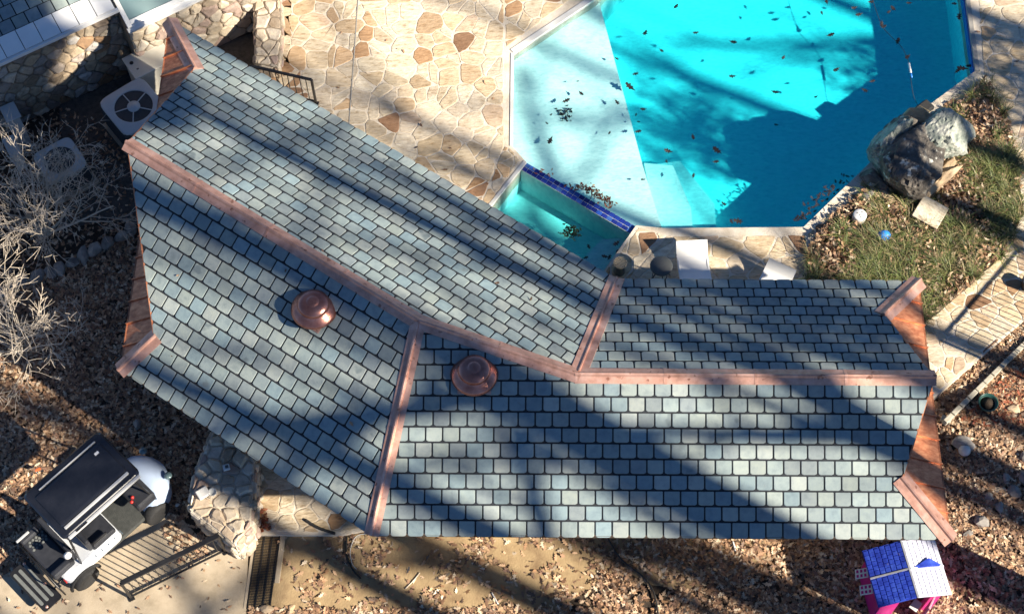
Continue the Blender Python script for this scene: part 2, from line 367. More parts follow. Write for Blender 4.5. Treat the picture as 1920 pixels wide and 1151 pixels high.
def wob(poly, amp, seg=.35, seed=1):
    rnd = random.Random(seed); out = []
    for i in range(len(poly)):
        p, q = Vector(poly[i]), Vector(poly[(i + 1) % len(poly)]); k = max(1, int((q - p).length / seg))
        for j in range(k):
            r = p.lerp(q, j / k); out.append((r.x + rnd.uniform(-amp, amp), r.y + rnd.uniform(-amp, amp)))
    return out
flat('dirt', wob([at2(470, 985, 0), at2(700, 960, 0), at2(1480, 960, 0), at2(1430, 1060, 0), at2(1280, 1110, 0), at2(1180, 1080, 0), at2(1060, 1120, 0), at2(1000, 1200, 0), at2(470, 1200, 0)], .10, seed=2), .012, M['dirt'], 'bare tan dirt in front of the slate roof')
flat('concrete_pad', [at2(-60, 1105, .02), at2(120, 1030, .02), at2(250, 930, .02), at2(330, 960, .02), at2(372, 1005, .02), at2(466, 1012, .02), at2(458, 1240, .02), at2(-60, 1240, .02)], .022, M['concrete'], 'tan concrete pad under the golf cart')
flat('gravel', wob([at2(120, 420, 0), at2(110, 200, 0), at2(250, 130, 0), at2(480, 60, 0), at2(480, 200, 0), at2(420, 420, 0)], .06, seed=3), .012, M['gravel'], 'dark gravel strip beside the condenser units')

# pool outline at the water line
pl = lambda u, v: at2(u, v, WL)
POOL = [pl(1120, 0), pl(962, 105), pl(960, 280), pl(986, 308)]
SPA_A, SPA_B = pl(986, 308), pl(1192, 428)
SPA_L, SPA_R = pl(893, 425), pl(1104, 551)
POOLR = [pl(1192, 428), pl(1245, 433), pl(1505, 431), pl(1640, 300), pl(1722, 216), pl(1825, 140), pl(1802, -30), (10.35, 14.2), (1.9 + 2.2, 14.2)]
POOLR[-1] = (POOL[0][0] + 2.2, 14.2)
HOLE = POOL + [SPA_L, SPA_R] + POOLR
MAINP = POOL + POOLR
OUT = [(-5.05, 6.0), (-5.45, 15.5), (14.5, 15.5), at2(2040, 498, DK), at2(1762, 736, DK), (7.2, .35), (.2, .35), (-4.3, 3.3)]
def with_hole(name, outer, hole, z0, z1, m, kind='structure', label=None):
    vs = [Vector((*p, z1)) for p in ccw(outer)]; hs = [Vector((*p, z1)) for p in ccw(hole)[::-1]]
    tri = tessellate_polygon([vs, hs]); al = vs + hs; mb = MB()
    mb.add(al, [tuple(reversed(t)) if (al[t[1]] - al[t[0]]).cross(al[t[2]] - al[t[0]]).z < 0 else tuple(t) for t in tri])
    for lp in (vs, hs):
        k = len(lp); mb.add([(p.x, p.y, z1) for p in lp] + [(p.x, p.y, z0) for p in lp], [(i, k + i, k + (i + 1) % k, (i + 1) % k) for i in range(k)])
    o = mb.build(name, m); tag(o, label, kind=kind); return o
deck = with_hole('deck', OUT, HOLE, -.05, DK - .009, M['mortar'], label='flagstone pool deck bedded in pale mortar')
FLOOR = -.93
def basin():
    mb = MB(); h = ccw(HOLE); n = len(h)
    mb.add([(p[0], p[1], DK - .02) for p in h] + [(p[0], p[1], FLOOR) for p in h], [(i, (i + 1) % n, n + (i + 1) % n, n + i) for i in range(n)])
    vs = [Vector((*p, FLOOR)) for p in ccw(MAINP)]
    mb.add(vs, [tuple(t) for t in tessellate_polygon([vs])])
    o = mb.build('pool_basin', M['plaster']); return tag(o, 'white plaster swimming pool basin', kind='structure')
pool = basin()
LG = .16   # top of the tanning ledge
lt, lb = at2(1122, 0, LG), at2(1205, 310, LG)
TAN = [(lt[0] + (lt[0] - lb[0]) * .42, lt[1] + (lt[1] - lb[1]) * .42), lt, lb, at2(1240, 424, LG), pl(1192, 428), pl(986, 308), pl(960, 280), pl(962, 105), pl(1120, 0), POOLR[-1]]
def prism_nc(name, poly, z0, z1, m, parent):
    vs = [Vector((*p, z1)) for p in ccw(poly)]; n = len(vs); mb = MB()
    mb.add(vs, [tuple(t) for t in tessellate_polygon([vs])])
    mb.add([(p.x, p.y, z1) for p in vs] + [(p.x, p.y, z0) for p in vs], [(i, n + i, n + (i + 1) % n, (i + 1) % n) for i in range(n)])
    return mb.build(name, m, parent)
prism_nc('ledge', TAN, FLOOR + .002, LG, M['plaster'], pool)
prism_nc('step', [at2(1208, 305, -.1), at2(1262, 310, -.1), at2(1296, 390, -.1), at2(1300, 440, -.1), at2(1236, 440, -.1)], FLOOR + .004, -.12, M['plaster'], pool)
prism_nc('step', [at2(1215, 308, -.4), at2(1275, 300, -.4), at2(1340, 380, -.4), at2(1345, 445, -.4), at2(1250, 445, -.4)], FLOOR + .006, -.45, M['plaster'], pool)
SPAF = -.42
sp_in = [SPA_A, SPA_B, SPA_R, SPA_L]
prism_nc('spa_floor', sp_in, FLOOR - .05, SPAF, M['plaster'], pool)
prism_nc('bench', [at2(1128, 452, -.1), SPA_B, SPA_R, at2(1040, 545, -.1)], SPAF + .002, -.02, M['plaster'], pool)
# spillover divider with glazed tiles
a, b = Vector(SPA_A), Vector(SPA_B); dv = (b - a).normalized(); nv = Vector((-dv.y, dv.x))
if nv.dot(Vector((1, 1))) < 0: nv = -nv
MB().prism([tuple(a - nv * .20 - dv * .02), tuple(b - nv * .20 + dv * .02), tuple(b + nv * .02 + dv * .02), tuple(a + nv * .02 - dv * .02)], FLOOR + .003, WL + .035).build('spillway_wall', M['plaster'], pool)
Ld = (b - a).length; nt_ = 22; ang = math.atan2(dv.y, dv.x)
tme = MB().box((0, 0, 0), (Ld / nt_ - .012, .098, .016), bev=.004).mesh('tile'); tme.materials.append(M['bluetile'])
for i in range(nt_):
    for j in range(2):
        p = a + dv * (Ld * (i + .5) / nt_) + nv * (-.145 + .11 * j)
        o = bpy.data.objects.new('tile', tme); COL.objects.link(o); o.parent = pool; o.location = (p.x, p.y, WL + .042); o.rotation_euler = (0, 0, ang)
# white coping along the shallow end, dark tile line on the right
def strip(name, p, q, wdt, z0, z1, m, parent, off=0.0):
    p, q = Vector(p), Vector(q); d = (q - p).normalized(); n = Vector((d.y, -d.x)); p = p + n * off; q = q + n * off
    return MB().prism([tuple(p), tuple(q), tuple(q + n * wdt), tuple(p + n * wdt)], z0, z1).build(name, m, parent)
strip('coping', pl(962, 105), (pl(1120, 0)[0] * 2 - pl(962, 105)[0], pl(1120, 0)[1] * 2 - pl(962, 105)[1]), -.13, DK - .06, DK + .012, M['coping'], pool, off=.03)
strip('coping', pl(960, 280), pl(962, 106), -.07, DK - .06, DK + .010, M['coping'], pool, off=.02)
strip('coping', pl(905, 410), pl(986, 309), -.07, DK - .06, DK + .010, M['coping'], pool, off=.02)
strip('waterline_tile', pl(1825, 140), pl(1802, -30), .04, WL - .12, DK - .03, M['bluetile'], pool, off=-.03)
strip('coping', pl(1825, 140), pl(1802, -30), .10, DK - .04, DK + .012, M['joint'], pool, off=.012)
def water(name, poly, z0, z1, m, label):
    vs = [Vector((*p, z1)) for p in ccw(poly)]; n = len(vs); mb = MB(); tr = tessellate_polygon([vs])
    mb.add([(p.x, p.y, z1) for p in vs] + [(p.x, p.y, z0) for p in vs],
        [tuple(t) for t in tr] + [tuple(n + k for k in reversed(t)) for t in tr] + [(i, n + i, n + (i + 1) % n, (i + 1) % n) for i in range(n)])
    o = mb.build(name, m); bm = bmesh.new(); bm.from_mesh(o.data); bmesh.ops.recalc_face_normals(bm, faces=bm.faces); bm.to_mesh(o.data); bm.free()
    tag(o, label, kind='structure')
def grow(poly, g):
    P = [Vector(p) for p in ccw(poly)]; out = []
    for i in range(len(P)):
        d1 = (P[i] - P[i - 1]).normalized(); d2 = (P[(i + 1) % len(P)] - P[i]).normalized()
        n = Vector((d1.y, -d1.x)) + Vector((d2.y, -d2.x)); n = n / max(.4, n.length_squared / 2); out.append(tuple(P[i] + n * g))
    return out
water('water', grow(MAINP, .006), FLOOR - .1, WL, M['water'], 'clear blue water of the octagonal swimming pool')
water('water', [tuple(a - nv * .195), tuple(b - nv * .195), SPA_R, SPA_L], FLOOR - .1, WL + .012, M['spawater'], 'clear turquoise water in the small spa basin')

# flagstones
NST = [0]
def flagstones(parent, region, z, sx, sy, seed, gap=.012, rot=0.0, m='stone', thick=.03, drop=0.0):
    rnd = random.Random(seed)
    for poly in voronoi(region, sx, sy, seed, rot=rot):
        # some cells split in two: mixed sizes, as in a laid flagstone floor
        parts = [poly]
        if rnd.random() < .35 and area(ccw(poly)) > sx * sy * .7:
            cx = sum(p[0] for p in poly) / len(poly); cy = sum(p[1] for p in poly) / len(poly); q = rnd.uniform(0, math.pi)
            A, B = math.cos(q), math.sin(q); c = A * cx + B * cy + rnd.uniform(-.08, .08)
            parts = [clip(poly, A, B, c), clip(poly, -A, -B, -c)]
        for pp in parts:
            if len(pp) < 3: continue
            pp = inset(pp, gap * rnd.uniform(.6, 1.5))
            if len(pp) < 3 or abs(area(pp)) < .006: continue
            pp = round_poly(pp, rnd, .013)
            me, (cx, cy) = slab_mesh('flagstone', pp, -thick, rnd.uniform(-.003, .005), .012, .008); me.materials.append(M[m])
            o = bpy.data.objects.new('flagstone', me); COL.objects.link(o); o.parent = parent; o.location = (cx, cy, z - drop)
            NST[0] += 1
dk = lambda u, v: at2(u, v, DK)
flagstones(deck, [dk(470, -20), dk(945, -20), dk(945, 275), dk(895, 400), dk(480, 190)], DK, .50, .42, 11, rot=.3)
flagstones(deck, [dk(945, -20), dk(1095, -20), dk(948, 90)], DK, .5, .45, 12)
flagstones(deck, [dk(945, 275), dk(955, 275), dk(975, 300), dk(905, 400), dk(895, 400)], DK, .3, .3, 13)
flagstones(deck, [dk(1832, -20), dk(1960, -20), dk(1960, 430), dk(1846, 145)], DK, .55, .5, 14)
flagstones(deck, [dk(1198, 425), dk(1250, 442), dk(1128, 580), dk(1100, 555)], DK, .45, .45, 15)
flagstones(deck, [dk(1250, 442), dk(1510, 440), dk(1530, 560), dk(1128, 580)], DK, .55, .45, 16)
for i, (p_, q_) in enumerate((((1512, 440), (1642, 312)), ((1642, 312), (1724, 226)), ((1724, 226), (1832, 150)))):
    flagstones(deck, [dk(*p_), dk(*q_), dk(q_[0] + 24, q_[1] + 34), dk(p_[0] + 24, p_[1] + 34)], DK, .34, .34, 17 + i * 5)
flagstones(deck, [dk(1970, 388), dk(1680, 628), dk(1680, 740), dk(1760, 733), dk(1970, 556)], DK, .42, .36, 18, rot=.7)
j0, j1 = Vector(dk(674, -20)), Vector(dk(655, 240))
strip('expansion_joint', j0, j1, .022, DK - .02, DK + .010, M['joint'], deck)

# ------------------------------------------------------------------ pool house
HR, S = 2.59, .473
BL = R(146.57); LD = Vector((math.cos(BL), math.sin(BL))); LN = Vector((math.sin(BL), -math.cos(BL)))
F2 = Vector((-2.573, -2.59)); TL = 6.793; SLF, SLB = .491, .469; OL = SLB * TL / (SLF + SLB)
zR = ZE + S * HR; zL = ZE + SLF * OL
V3 = lambda p, z: Vector((p[0], p[1], z))
Fc = V3(F2, ZE); Bc = Vector((1.910, 2.59, ZE)); J1 = Vector((-1.768, .854, zL)); J2 = Vector((1.091, 0, zR))
AR = Vector((7.475, 0, zR)); AL = Vector((-7.433, 4.594, zL))
CFR = Vector((7.749, -2.59, ZE)); CBR = Vector((7.749, 2.59, ZE)); CFL = Vector((-7.44, .623, ZE)); CBL = Vector((-7.375, 8.72, ZE))
zf = {'Rf': lambda p: zR + S * p[1], 'Rb': lambda p: zR - S * p[1], 'Lf': lambda p: ZE + SLF * (Vector(p[:2]) - F2).dot(LN), 'Lb': lambda p: ZE + SLB * (TL - (Vector(p[:2]) - F2).dot(LN))}
onp = lambda x, y, k: Vector((x, y, zf[k]((x, y))))
BFR = onp(6.90, -1.655, 'Rf'); BBR = onp(6.90, 1.655, 'Rb'); BFL = onp(-6.79, 1.10, 'Lf'); BBL = onp(-6.63, 7.23, 'Lb')
house = empty('pool_house', (0, 0, 0), 0, 'angled pool house with grey slate roof and copper ridge caps', 'building')
TW, TE = .305, .277
stuff_v, stuff_f, stuff_t = [], [], []
_cache = {}
def slope(key, poly, eave_a, eave_b, rake_pts, order):
    """poly: 3-D outline; rake_pts: (lower, elbow, upper) of the outline's notched end, or None"""
    ex = (eave_b - eave_a).normalized(); nrm = (poly[1] - poly[0]).cross(poly[2] - poly[1]).normalized()
    if nrm.z < 0: nrm = -nrm
    ey = nrm.cross(ex).normalized()
    if ey.z < 0: ey = -ey; 
    o = poly[0]
    loc = lambda p: ((p - eave_a).dot(ex), (p - eave_a).dot(ey))
    Mx = Matrix(((ex.x, ey.x, nrm.x, eave_a.x), (ex.y, ey.y, nrm.y, eave_a.y), (ex.z, ey.z, nrm.z, eave_a.z), (0, 0, 0, 1)))
    if Mx.to_3x3().determinant() < 0:
        ex = -ex; Mx = Matrix(((ex.x, ey.x, nrm.x, eave_a.x), (ex.y, ey.y, nrm.y, eave_a.y), (ex.z, ey.z, nrm.z, eave_a.z), (0, 0, 0, 1)))
    L2 = [loc(p) for p in poly]
    part = MB(); n = len(poly); lw = ccw(L2)
    vs = [Vector((*p, .0)) for p in lw]; tr = tessellate_polygon([vs])
    part.add([tuple(v) for v in vs] + [(v.x, v.y, -.10) for v in vs], [tuple(t) for t in tr] + [tuple(n + k for k in reversed(t)) for t in tr] + [(i, n + i, n + (i + 1) % n, (i + 1) % n) for i in range(n)])
    so_ = part.build('roof_slope', M['underlay'], house); so_.matrix_world = Mx
    bm = bmesh.new(); bm.from_mesh(so_.data); bmesh.ops.recalc_face_normals(bm, faces=bm.faces); bm.to_mesh(so_.data); bm.free()
    # clip lines: outline without its reflex corners; at a reflex corner the half-plane that keeps more of the tile applies
    pl2 = ccw(L2); n2 = len(pl2); reflex = []
    for i in range(n2):
        p_, q_, r_ = pl2[i - 1], pl2[i], pl2[(i + 1) % n2]
        if (q_[0] - p_[0]) * (r_[1] - q_[1]) - (q_[1] - p_[1]) * (r_[0] - q_[0]) < -1e-6: reflex.append((p_, q_, r_))
    hull = [p for p in pl2 if all(p is not t[1] for t in reflex)]
    x0 = min(p[0] for p in L2) - .6; x1 = max(p[0] for p in L2) + .3; y1 = max(p[1] for p in L2)
    cen = (sum(p[0] for p in hull) / len(hull), sum(p[1] for p in hull) / len(hull)); res = []
    rnd = random.Random(key)
    row = 0
    while row * TE < y1:
        ya = row * TE - (.03 if row == 0 else 0); yb = (row + 1) * TE - (.046 if key in ('Rb', 'Lb') else .032)
        k = 0; xs = x0 + (TW / 2 if row % 2 else 0) + rnd.uniform(-.02, .02)
        while xs + k * TW < x1:
            xa = xs + k * TW + .014; xb = xa + TW - .028; k += 1; c_ = .030; d_ = .042
            full = [(xa + d_, ya), (xb - d_, ya), (xb - .006, ya + c_ * .55), (xb, ya + c_ * 1.3), (xb, yb - .008), (xb - .012, yb), (xa + .012, yb), (xa, yb - .008), (xa, ya + c_ * 1.3), (xa + .006, ya + c_ * .55)]
            pg = full
            hl = [(p[0], p[1] - (.03 if p[1] < .01 else 0)) for p in hull]
            pg = clip_to(pg, hl)
            for (p_, q_, r_) in reflex:
                if len(pg) < 3: break
                alt = []
                for (e0, e1) in ((p_, q_), (q_, r_)):
                    A, B = e1[1] - e0[1], -(e1[0] - e0[0]); alt.append(clip(pg, A, B, A * e0[0] + B * e0[1]))
                pg = max(alt, key=lambda g: abs(area(g)) if len(g) > 2 else 0)
            if len(pg) < 3 or abs(area(pg)) < .004: continue
            whole = abs(abs(area(pg)) - abs(area(full))) < 1e-5
            res.append((pg, whole, ya, yb, (xa + xb) / 2))
        row += 1
    return so_, Mx, res, order
def tile_verts(pg, ya, yb, cx, lift):
    pg = ccw(pg); n = len(pg); mx = sum(p[0] for p in pg) / n; my = sum(p[1] for p in pg) / n
    zz = lambda y: .020 - .009 * (y - ya) / (yb - ya) + lift
    vs = [(p[0] - cx, p[1] - ya, .002) for p in pg] + [(p[0] - cx, p[1] - ya, zz(p[1]) - .005) for p in pg]
    for p in pg:
        dx, dy = p[0] - mx, p[1] - my; L = math.hypot(dx, dy) or 1; k = max(0, (L - .008) / L); vs.append((mx + dx * k - cx, my + dy * k - ya, zz(my + dy * k)))
    fs = []
    for i in range(n):
        j = (i + 1) % n; fs += [(i, j, n + j, n + i), (n + i, n + j, 2 * n + j, 2 * n + i)]
    fs.append(tuple(range(2 * n, 3 * n))); return vs, fs
slopes = [
    slope('Rf', [Fc, CFR, BFR, AR, J2, J1], Fc, CFR, (CFR, BFR, AR), 0),
    slope('Lf', [Fc, J1, AL, BFL, CFL], CFL, Fc, (CFL, BFL, AL), 1),
    slope('Rb', [Bc, J2, AR, BBR, CBR], Bc, CBR, (CBR, BBR, AR), 2),
    slope('Lb', [CBL, BBL, AL, J1, J2, Bc], CBL, Bc, (CBL, BBL, AL), 3)]
cand = []
for si, (so_, Mx, res, order) in enumerate(slopes):
    for t in res:
        w0 = Mx @ Vector((t[4], t[2] + .13, 0)); cand.append((order if order == 0 else 1 + ((w0 - CAM).length - 25) + (10 if order > 1 else 0), si, t))
cand.sort(key=lambda q: q[0])
rnd = random.Random(5)
for i, (_, si, (pg, whole, ya, yb, cx)) in enumerate(cand):
    so_, Mx, _r, _o = slopes[si]; lift = rnd.uniform(-.002, .004)
    if i < 300:
        kk = ('w', round(yb - ya, 4), i % 5) if whole else None
        if kk and kk in _cache: me = _cache[kk]
        else:
            v_, f_ = tile_verts(pg, ya, yb, cx, lift); me = bpy.data.meshes.new('shingle'); me.from_pydata(v_, [], f_); me.materials.append(M['slate'])
            if kk: _cache[kk] = me
        o = bpy.data.objects.new('shingle', me); COL.objects.link(o); o.parent = so_; o.location = (cx, ya, 0); o.rotation_euler = (0, 0, rnd.uniform(-.006, .006))
    else:
        v_, f_ = tile_verts(pg, ya, yb, cx, lift); b0 = len(stuff_v); q = rnd.random()
        stuff_v += [tuple(Mx @ Vector((v[0] + cx, v[1] + ya, v[2]))) for v in v_]; stuff_f += [tuple(k + b0 for k in f) for f in f_]; stuff_t += [q] * len(f_)
def face_attr(me, vals):
    at_ = me.attributes.new('tint', 'FLOAT', 'FACE'); at_.data.foreach_set('value', np.asarray(vals, dtype=np.float32))
me = bpy.data.meshes.new('shingle_field'); me.from_pydata(stuff_v, [], stuff_f); face_attr(me, stuff_t)
o = link('shingle_field', me, house, M['slate']); o['kind'] = 'stuff'

# copper caps: folded metal over ridges and hips with a raised standing fold
def cap(name, p, q, nA, nB, wd=.15, lift=.045, rib=0, m='cap', ends=(0, 0), fl=.034, laps=True):
    """p->q crest line; nA, nB: upward normals of the two planes; each flange lies on its own plane"""
    d = (q - p).normalized(); p = p - d * ends[0]; q = q + d * ends[1]
    fa = nA.cross(d).normalized(); fb = nB.cross(d).normalized()
    # flange directions pointing away from the crest, downwards
    if (fa.dot(nB)) > 0 and True: fa = -fa
    if (fb.dot(nA)) > 0: fb = -fb
    up = (nA + nB).normalized(); prof = []
    prof = [fa * wd + nA * (fl - .012), fa * wd + nA * fl, fa * .030 + nA * (fl + .012)]
    prof += [fa * .026 + up * (lift + .016 + fl), up * (lift + .022 + fl), fb * .026 + up * (lift + .016 + fl)] if rib else [up * (lift + fl)]
    prof += [fb * .030 + nB * (fl + .012), fb * wd + nB * fl, fb * wd + nB * (fl - .012)]
    n = len(prof); vs = [p + r for r in prof] + [q + r for r in prof]
    fs = [(i, i + 1, n + i + 1, n + i) for i in range(n - 1)] + [tuple(range(n)), tuple(range(2 * n - 1, n - 1, -1))]
    ob = MB().add(vs, fs).build(name, M[m], house)
    if laps:     # lapped joints between the folded lengths
        L = (q - p).length; k = max(1, int(L / 1.5))
        for i in range(1, k):
            c0 = p + d * (L * i / k); s_ = cap('lap_joint', c0 - d * .025, c0 + d * .025, nA, nB, wd + .004, lift + .002, rib, m, (0, 0), fl + .005, False); s_.parent = ob
    return ob
nRf = Vector((0, -S, 1)).normalized(); nRb = Vector((0, S, 1)).normalized()
nLf = Vector((-LN.x * SLF, -LN.y * SLF, 1)).normalized(); nLb = Vector((LN.x * SLB, LN.y * SLB, 1)).normalized()
cap('ridge_cap', J2, AR, nRb, nRf, .155, .03, 1, ends=(.05, .03))
cap('ridge_cap', AL, J1, nLb, nLf, .155, .03, 1, ends=(.03, .02))
cap('ridge_cap', J1, J2, nLb, nRf, .150, .028, 1, ends=(.0, .05))
cap('hip_cap', J1, Fc, nLf, nRf, .135, .035, 1, ends=(-.02, .02))
# valley: shallow V metal with a standing rib in the crease
def valley(p, q, nA, nB, wd=.16):
    d = (q - p).normalized(); fa = nA.cross(d).normalized(); fb = nB.cross(d).normalized()
    if fa.z < 0: fa = -fa
    if fb.z < 0: fb = -fb
    up = (nA + nB).normalized(); fl = .036
    prof = [fa * wd + nA * (fl - .03), fa * wd + nA * fl, fa * .02 + up * fl, fa * .010 + up * (fl + .035), fb * .010 + up * (fl + .035), fb * .02 + up * fl, fb * wd + nB * fl, fb * wd + nB * (fl - .03)]
    n = len(prof); vs = [p + r for r in prof] + [q + r for r in prof]
    MB().add(vs, [(i, i + 1, n + i + 1, n + i) for i in range(n - 1)] + [tuple(range(n)), tuple(range(2 * n - 1, n - 1, -1))]).build('valley_flashing', M['cap'], house)
valley(J2 + (Bc - J2) * .015, Bc + (Bc - J2) * .012, nLb, nRb)
# copper hip ends under the prow gables: standing seam panels
def hip_end(C1, C2, B1, B2, nF, nK, pw):
    ex = (C2 - C1).normalized(); nr = (C2 - C1).cross(B1 - C1).normalized()
    if nr.z < 0: nr = -nr
    ey = nr.cross(ex)
    if ey.z < 0: ey = -ey
    Lc = (C2 - C1).length; loc = lambda p: ((p - C1).dot(ex), (p - C1).dot(ey))
    quad = [loc(C1), loc(C2), loc(B2), loc(B1)]; k = int(Lc / pw); st = Lc / k
    for i in range(k):
        pg = clip(clip(quad, 1, 0, (i + 1) * st - .004), -1, 0, -i * st - .004)
        if len(pg) < 3: continue
        n = len(pg); pg = ccw(pg)
        W = lambda p, z: C1 + ex * p[0] + ey * p[1] + nr * z
        o = MB().add([W(p, -.05) for p in pg] + [W(p, .0) for p in pg], [tuple(range(n, 2 * n))] + [(j, (j + 1) % n, n + (j + 1) % n, n + j) for j in range(n)]).build('copper_panel', M['panel'], house)
        if i:
            top = [p[1] for p in clip(quad, 1, 0, i * st + .001) if p[0] > i * st - .05]
            tp = max(top) if top else .1
            MB().add([W((i * st + sx, yy), zz) for yy in (-.02, tp) for sx, zz in ((-.010, -.01), (-.010, .035), (.010, .035), (.010, -.01))],
                [(0, 1, 5, 4), (1, 2, 6, 5), (2, 3, 7, 6), (0, 3, 2, 1), (4, 5, 6, 7)]).build('standing_seam', M['panel'], o)
    mid = (C1 + C2) / 2
    for (B, C, nS) in ((B1, C1, nF), (B2, C2, nK)):
        cap('hip_cap', B, C, nS, nr, .175, .03, 1, ends=(.06, .05))
hip_end(CFR, CBR, BFR, BBR, nRf, nRb, .47)
hip_end(CFL, CBL, BFL, BBL, nLf, nLb, .47)
# drip edges
for p, q in ((Fc, CFR), (CFL, Fc), (Bc, CBR), (CBL, Bc)):
    MB().bar(p + Vector((0, 0, -.03)), q + Vector((0, 0, -.03)), .03, .09).build('fascia', M['fascia'], house)
for p, q in ((AR, BFR), (AR, BBR), (AL, BFL), (AL, BBL), (CFR, CBR), (CFL, CBL)):
    MB().bar(p + Vector((0, 0, -.02)), q + Vector((0, 0, -.02)), .028, .06).build('copper_edge', M['panel'], house)
# walls, well under the eaves
body = [(-1.9, -1.35), (6.3, -1.35), (6.3, 1.5), (2.2, 1.5), (-5.75, 6.9), (-6.0, 2.0)]
bw = MB(); vs = ccw(body); n = len(vs)
bw.add([(*p, -.05) for p in vs] + [(*p, zf['Rf']((0, -2.4)) - .25 + .1) for p in vs], [(i, (i + 1) % n, n + (i + 1) % n, n + i) for i in range(n)])
bw.build('wall', M['housewall'], house)
# vents
def vent(p, key):
    v = empty('roof_vent', (p[0], p[1], p[2] + .02)); v.parent = house
    nn = nLf if key == 'Lf' else nRf; fo = MB().box((0, -.06, .012), (.60, .56, .008), bev=.003).build('flashing', M['cap'], v)
    fo.rotation_euler = nn.to_track_quat('Z', 'Y').to_euler()
    MB().lathe([(.20, -.22), (.20, .02)], n=32).build('collar', M['vent'], v)
    MB().lathe([(.40, .035), (.425, .02), (.43, .035), (.40, .075), (.33, .13), (.285, .16), (.275, .175)], n=48).build('skirt', M['vent'], v)
    MB().lathe([(.28, .16), (.292, .19), (.292, .235), (.275, .265), (.20, .30), (.135, .315), (.12, .312), (.11, .322), (.055, .332), (0.0001, .334)], n=48).build('dome', M['vent'], v)
vent(onp(-3.70, 1.25, 'Lf'), 'Lf'); vent(onp(-.76, -.02, 'Rf'), 'Rf')

# ------------------------------------------------------------------ stones laid into wall faces
def face_stones(parent, o, ux, uy, wd, ht, sx, sy, seed, m, proud=.05, gap=.014, shear=0):
    """irregular stones standing proud of a rectangle (origin o, axes ux, uy)"""
    rnd = random.Random(seed); nz_ = ux.cross(uy).normalized()
    Mx = Matrix(((ux.x, uy.x, nz_.x, o.x), (ux.y, uy.y, nz_.y, o.y), (ux.z, uy.z, nz_.z, o.z), (0, 0, 0, 1)))
    for pg in voronoi([(0, 0), (wd, 0), (wd, ht), (0, ht)], sx, sy, seed):
        pg = inset(pg, gap * rnd.uniform(.5, 1.6))
        if len(pg) < 3 or abs(area(pg)) < .003: continue
        pg = round_poly(pg, rnd, .008); t = proud * rnd.uniform(.35, 1.3)
        me, (cx, cy) = slab_mesh('stone', pg, -.02, t, min(.05, t * .8), t * .55); me.materials.append(M[m])
        ob = bpy.data.objects.new('stone', me); COL.objects.link(ob); ob.parent = parent
        T = Matrix.Rotation(rnd.uniform(-.06, .06), 4, 'X') @ Matrix.Rotation(rnd.uniform(-.06, .06), 4, 'Y')
        ob.matrix_world = Mx @ Matrix.Translation((cx, cy, 0)) @ T
# main house, upper left
HA = R(31.75); hu = Vector((math.cos(HA), math.sin(HA), 0)); hn = Vector((math.sin(HA), -math.cos(HA), 0)); UPZ = Vector((0, 0, 1))
H0 = Vector((-10.92, 7.88, 0))
mh = empty('stone_house', (-11, 9, 0), 0, 'stone house corner with white edged roof and pale window', 'building')
inv = Matrix.Translation((11, -9, 0))
def hp(o):   # keep world placement under the house empty
    o.parent = mh; o.matrix_parent_inverse = inv; return o
def hbox(name, u0, u1, n0, n1, z0, z1, m):
    c = H0 + hu * ((u0 + u1) / 2) + hn * ((n0 + n1) / 2); c.z = (z0 + z1) / 2
    return hp(MB().box(c, (u1 - u0, abs(n1 - n0), z1 - z0), rz=HA).build(name, m))
wl1 = hbox('wall', -3, 2.72, -.9, -.30, -.05, 2.5, M['wallmortar'])
wl2 = hbox('wall', 2.72, 6.8, -.9, .10, -.05, 2.16, M['wallmortar'])
hold = []
def fs(parent, *a):
    n0 = len(bpy.data.objects); before = set(parent.children); face_stones(None, *a)
    for ob in [q for q in COL.objects if q.name.startswith('stone') and q.parent is None and q.type == 'MESH']:
        mw = ob.matrix_world.copy(); ob.parent = parent; ob.matrix_parent_inverse = parent.matrix_basis.inverted() if parent.parent is None else (parent.parent.matrix_basis @ parent.matrix_parent_inverse @ parent.matrix_basis).inverted(); ob.matrix_basis = mw
fs(wl1, H0 + hu * -.9 - hn * .30, hu, UPZ, 3.62, 2.4, .34, .22, 31, 'wallstone', .06)
fs(wl2, H0 + hu * 2.72 + hn * .10, hu, UPZ, 3.9, 2.12, .36, .25, 32, 'pierstone', .07)
# roof with white metal edge pieces and slates above
rs = R(24); ey = (-hn * math.cos(rs) + UPZ * math.sin(rs)); nr = hu.cross(ey)
E0 = H0 + UPZ * 2.6
Mr = Matrix(((hu.x, ey.x, nr.x, E0.x), (hu.y, ey.y, nr.y, E0.y), (hu.z, ey.z, nr.z, E0.z), (0, 0, 0, 1)))
def rp(name, mb, m, mx, parent=None):
    o = mb.build(name, m); o.parent = mh; o.matrix_parent_inverse = inv @ mx; return o
rf_ = rp('roof', MB().box((-.3, 2.0, -.06), (6.0, 4.0, .1)), M['underlay'], Mr)
def rpc(name, me, mx):
    o = bpy.data.objects.new(name, me); COL.objects.link(o); o.parent = rf_; o.matrix_basis = mx; return o
em = MB().box((0, 0, 0), (.40, .46, .022), bev=.006).mesh('edge_panel'); em.materials.append(M['white'])
for i in range(14):
    rpc('edge_panel', em, Matrix.Translation((-2.95 + i * .415, .225, .012)))
hv, hf = tile_verts([(-.14, 0), (.14, 0), (.14, .26), (-.14, .26)], 0, .26, 0, 0)
hm = bpy.data.meshes.new('shingle'); hm.from_pydata(hv, [], hf); hm.materials.append(M['slate'])
for r_ in range(5):
    for i in range(19):
        rpc('shingle', hm, Matrix.Translation((-2.9 + i * .305 + (.15 if r_ % 2 else 0), .47 + r_ * .277, 0)))
hbox('gutter', -3.3, 2.7, -.02, .06, 2.50, 2.585, M['white'])
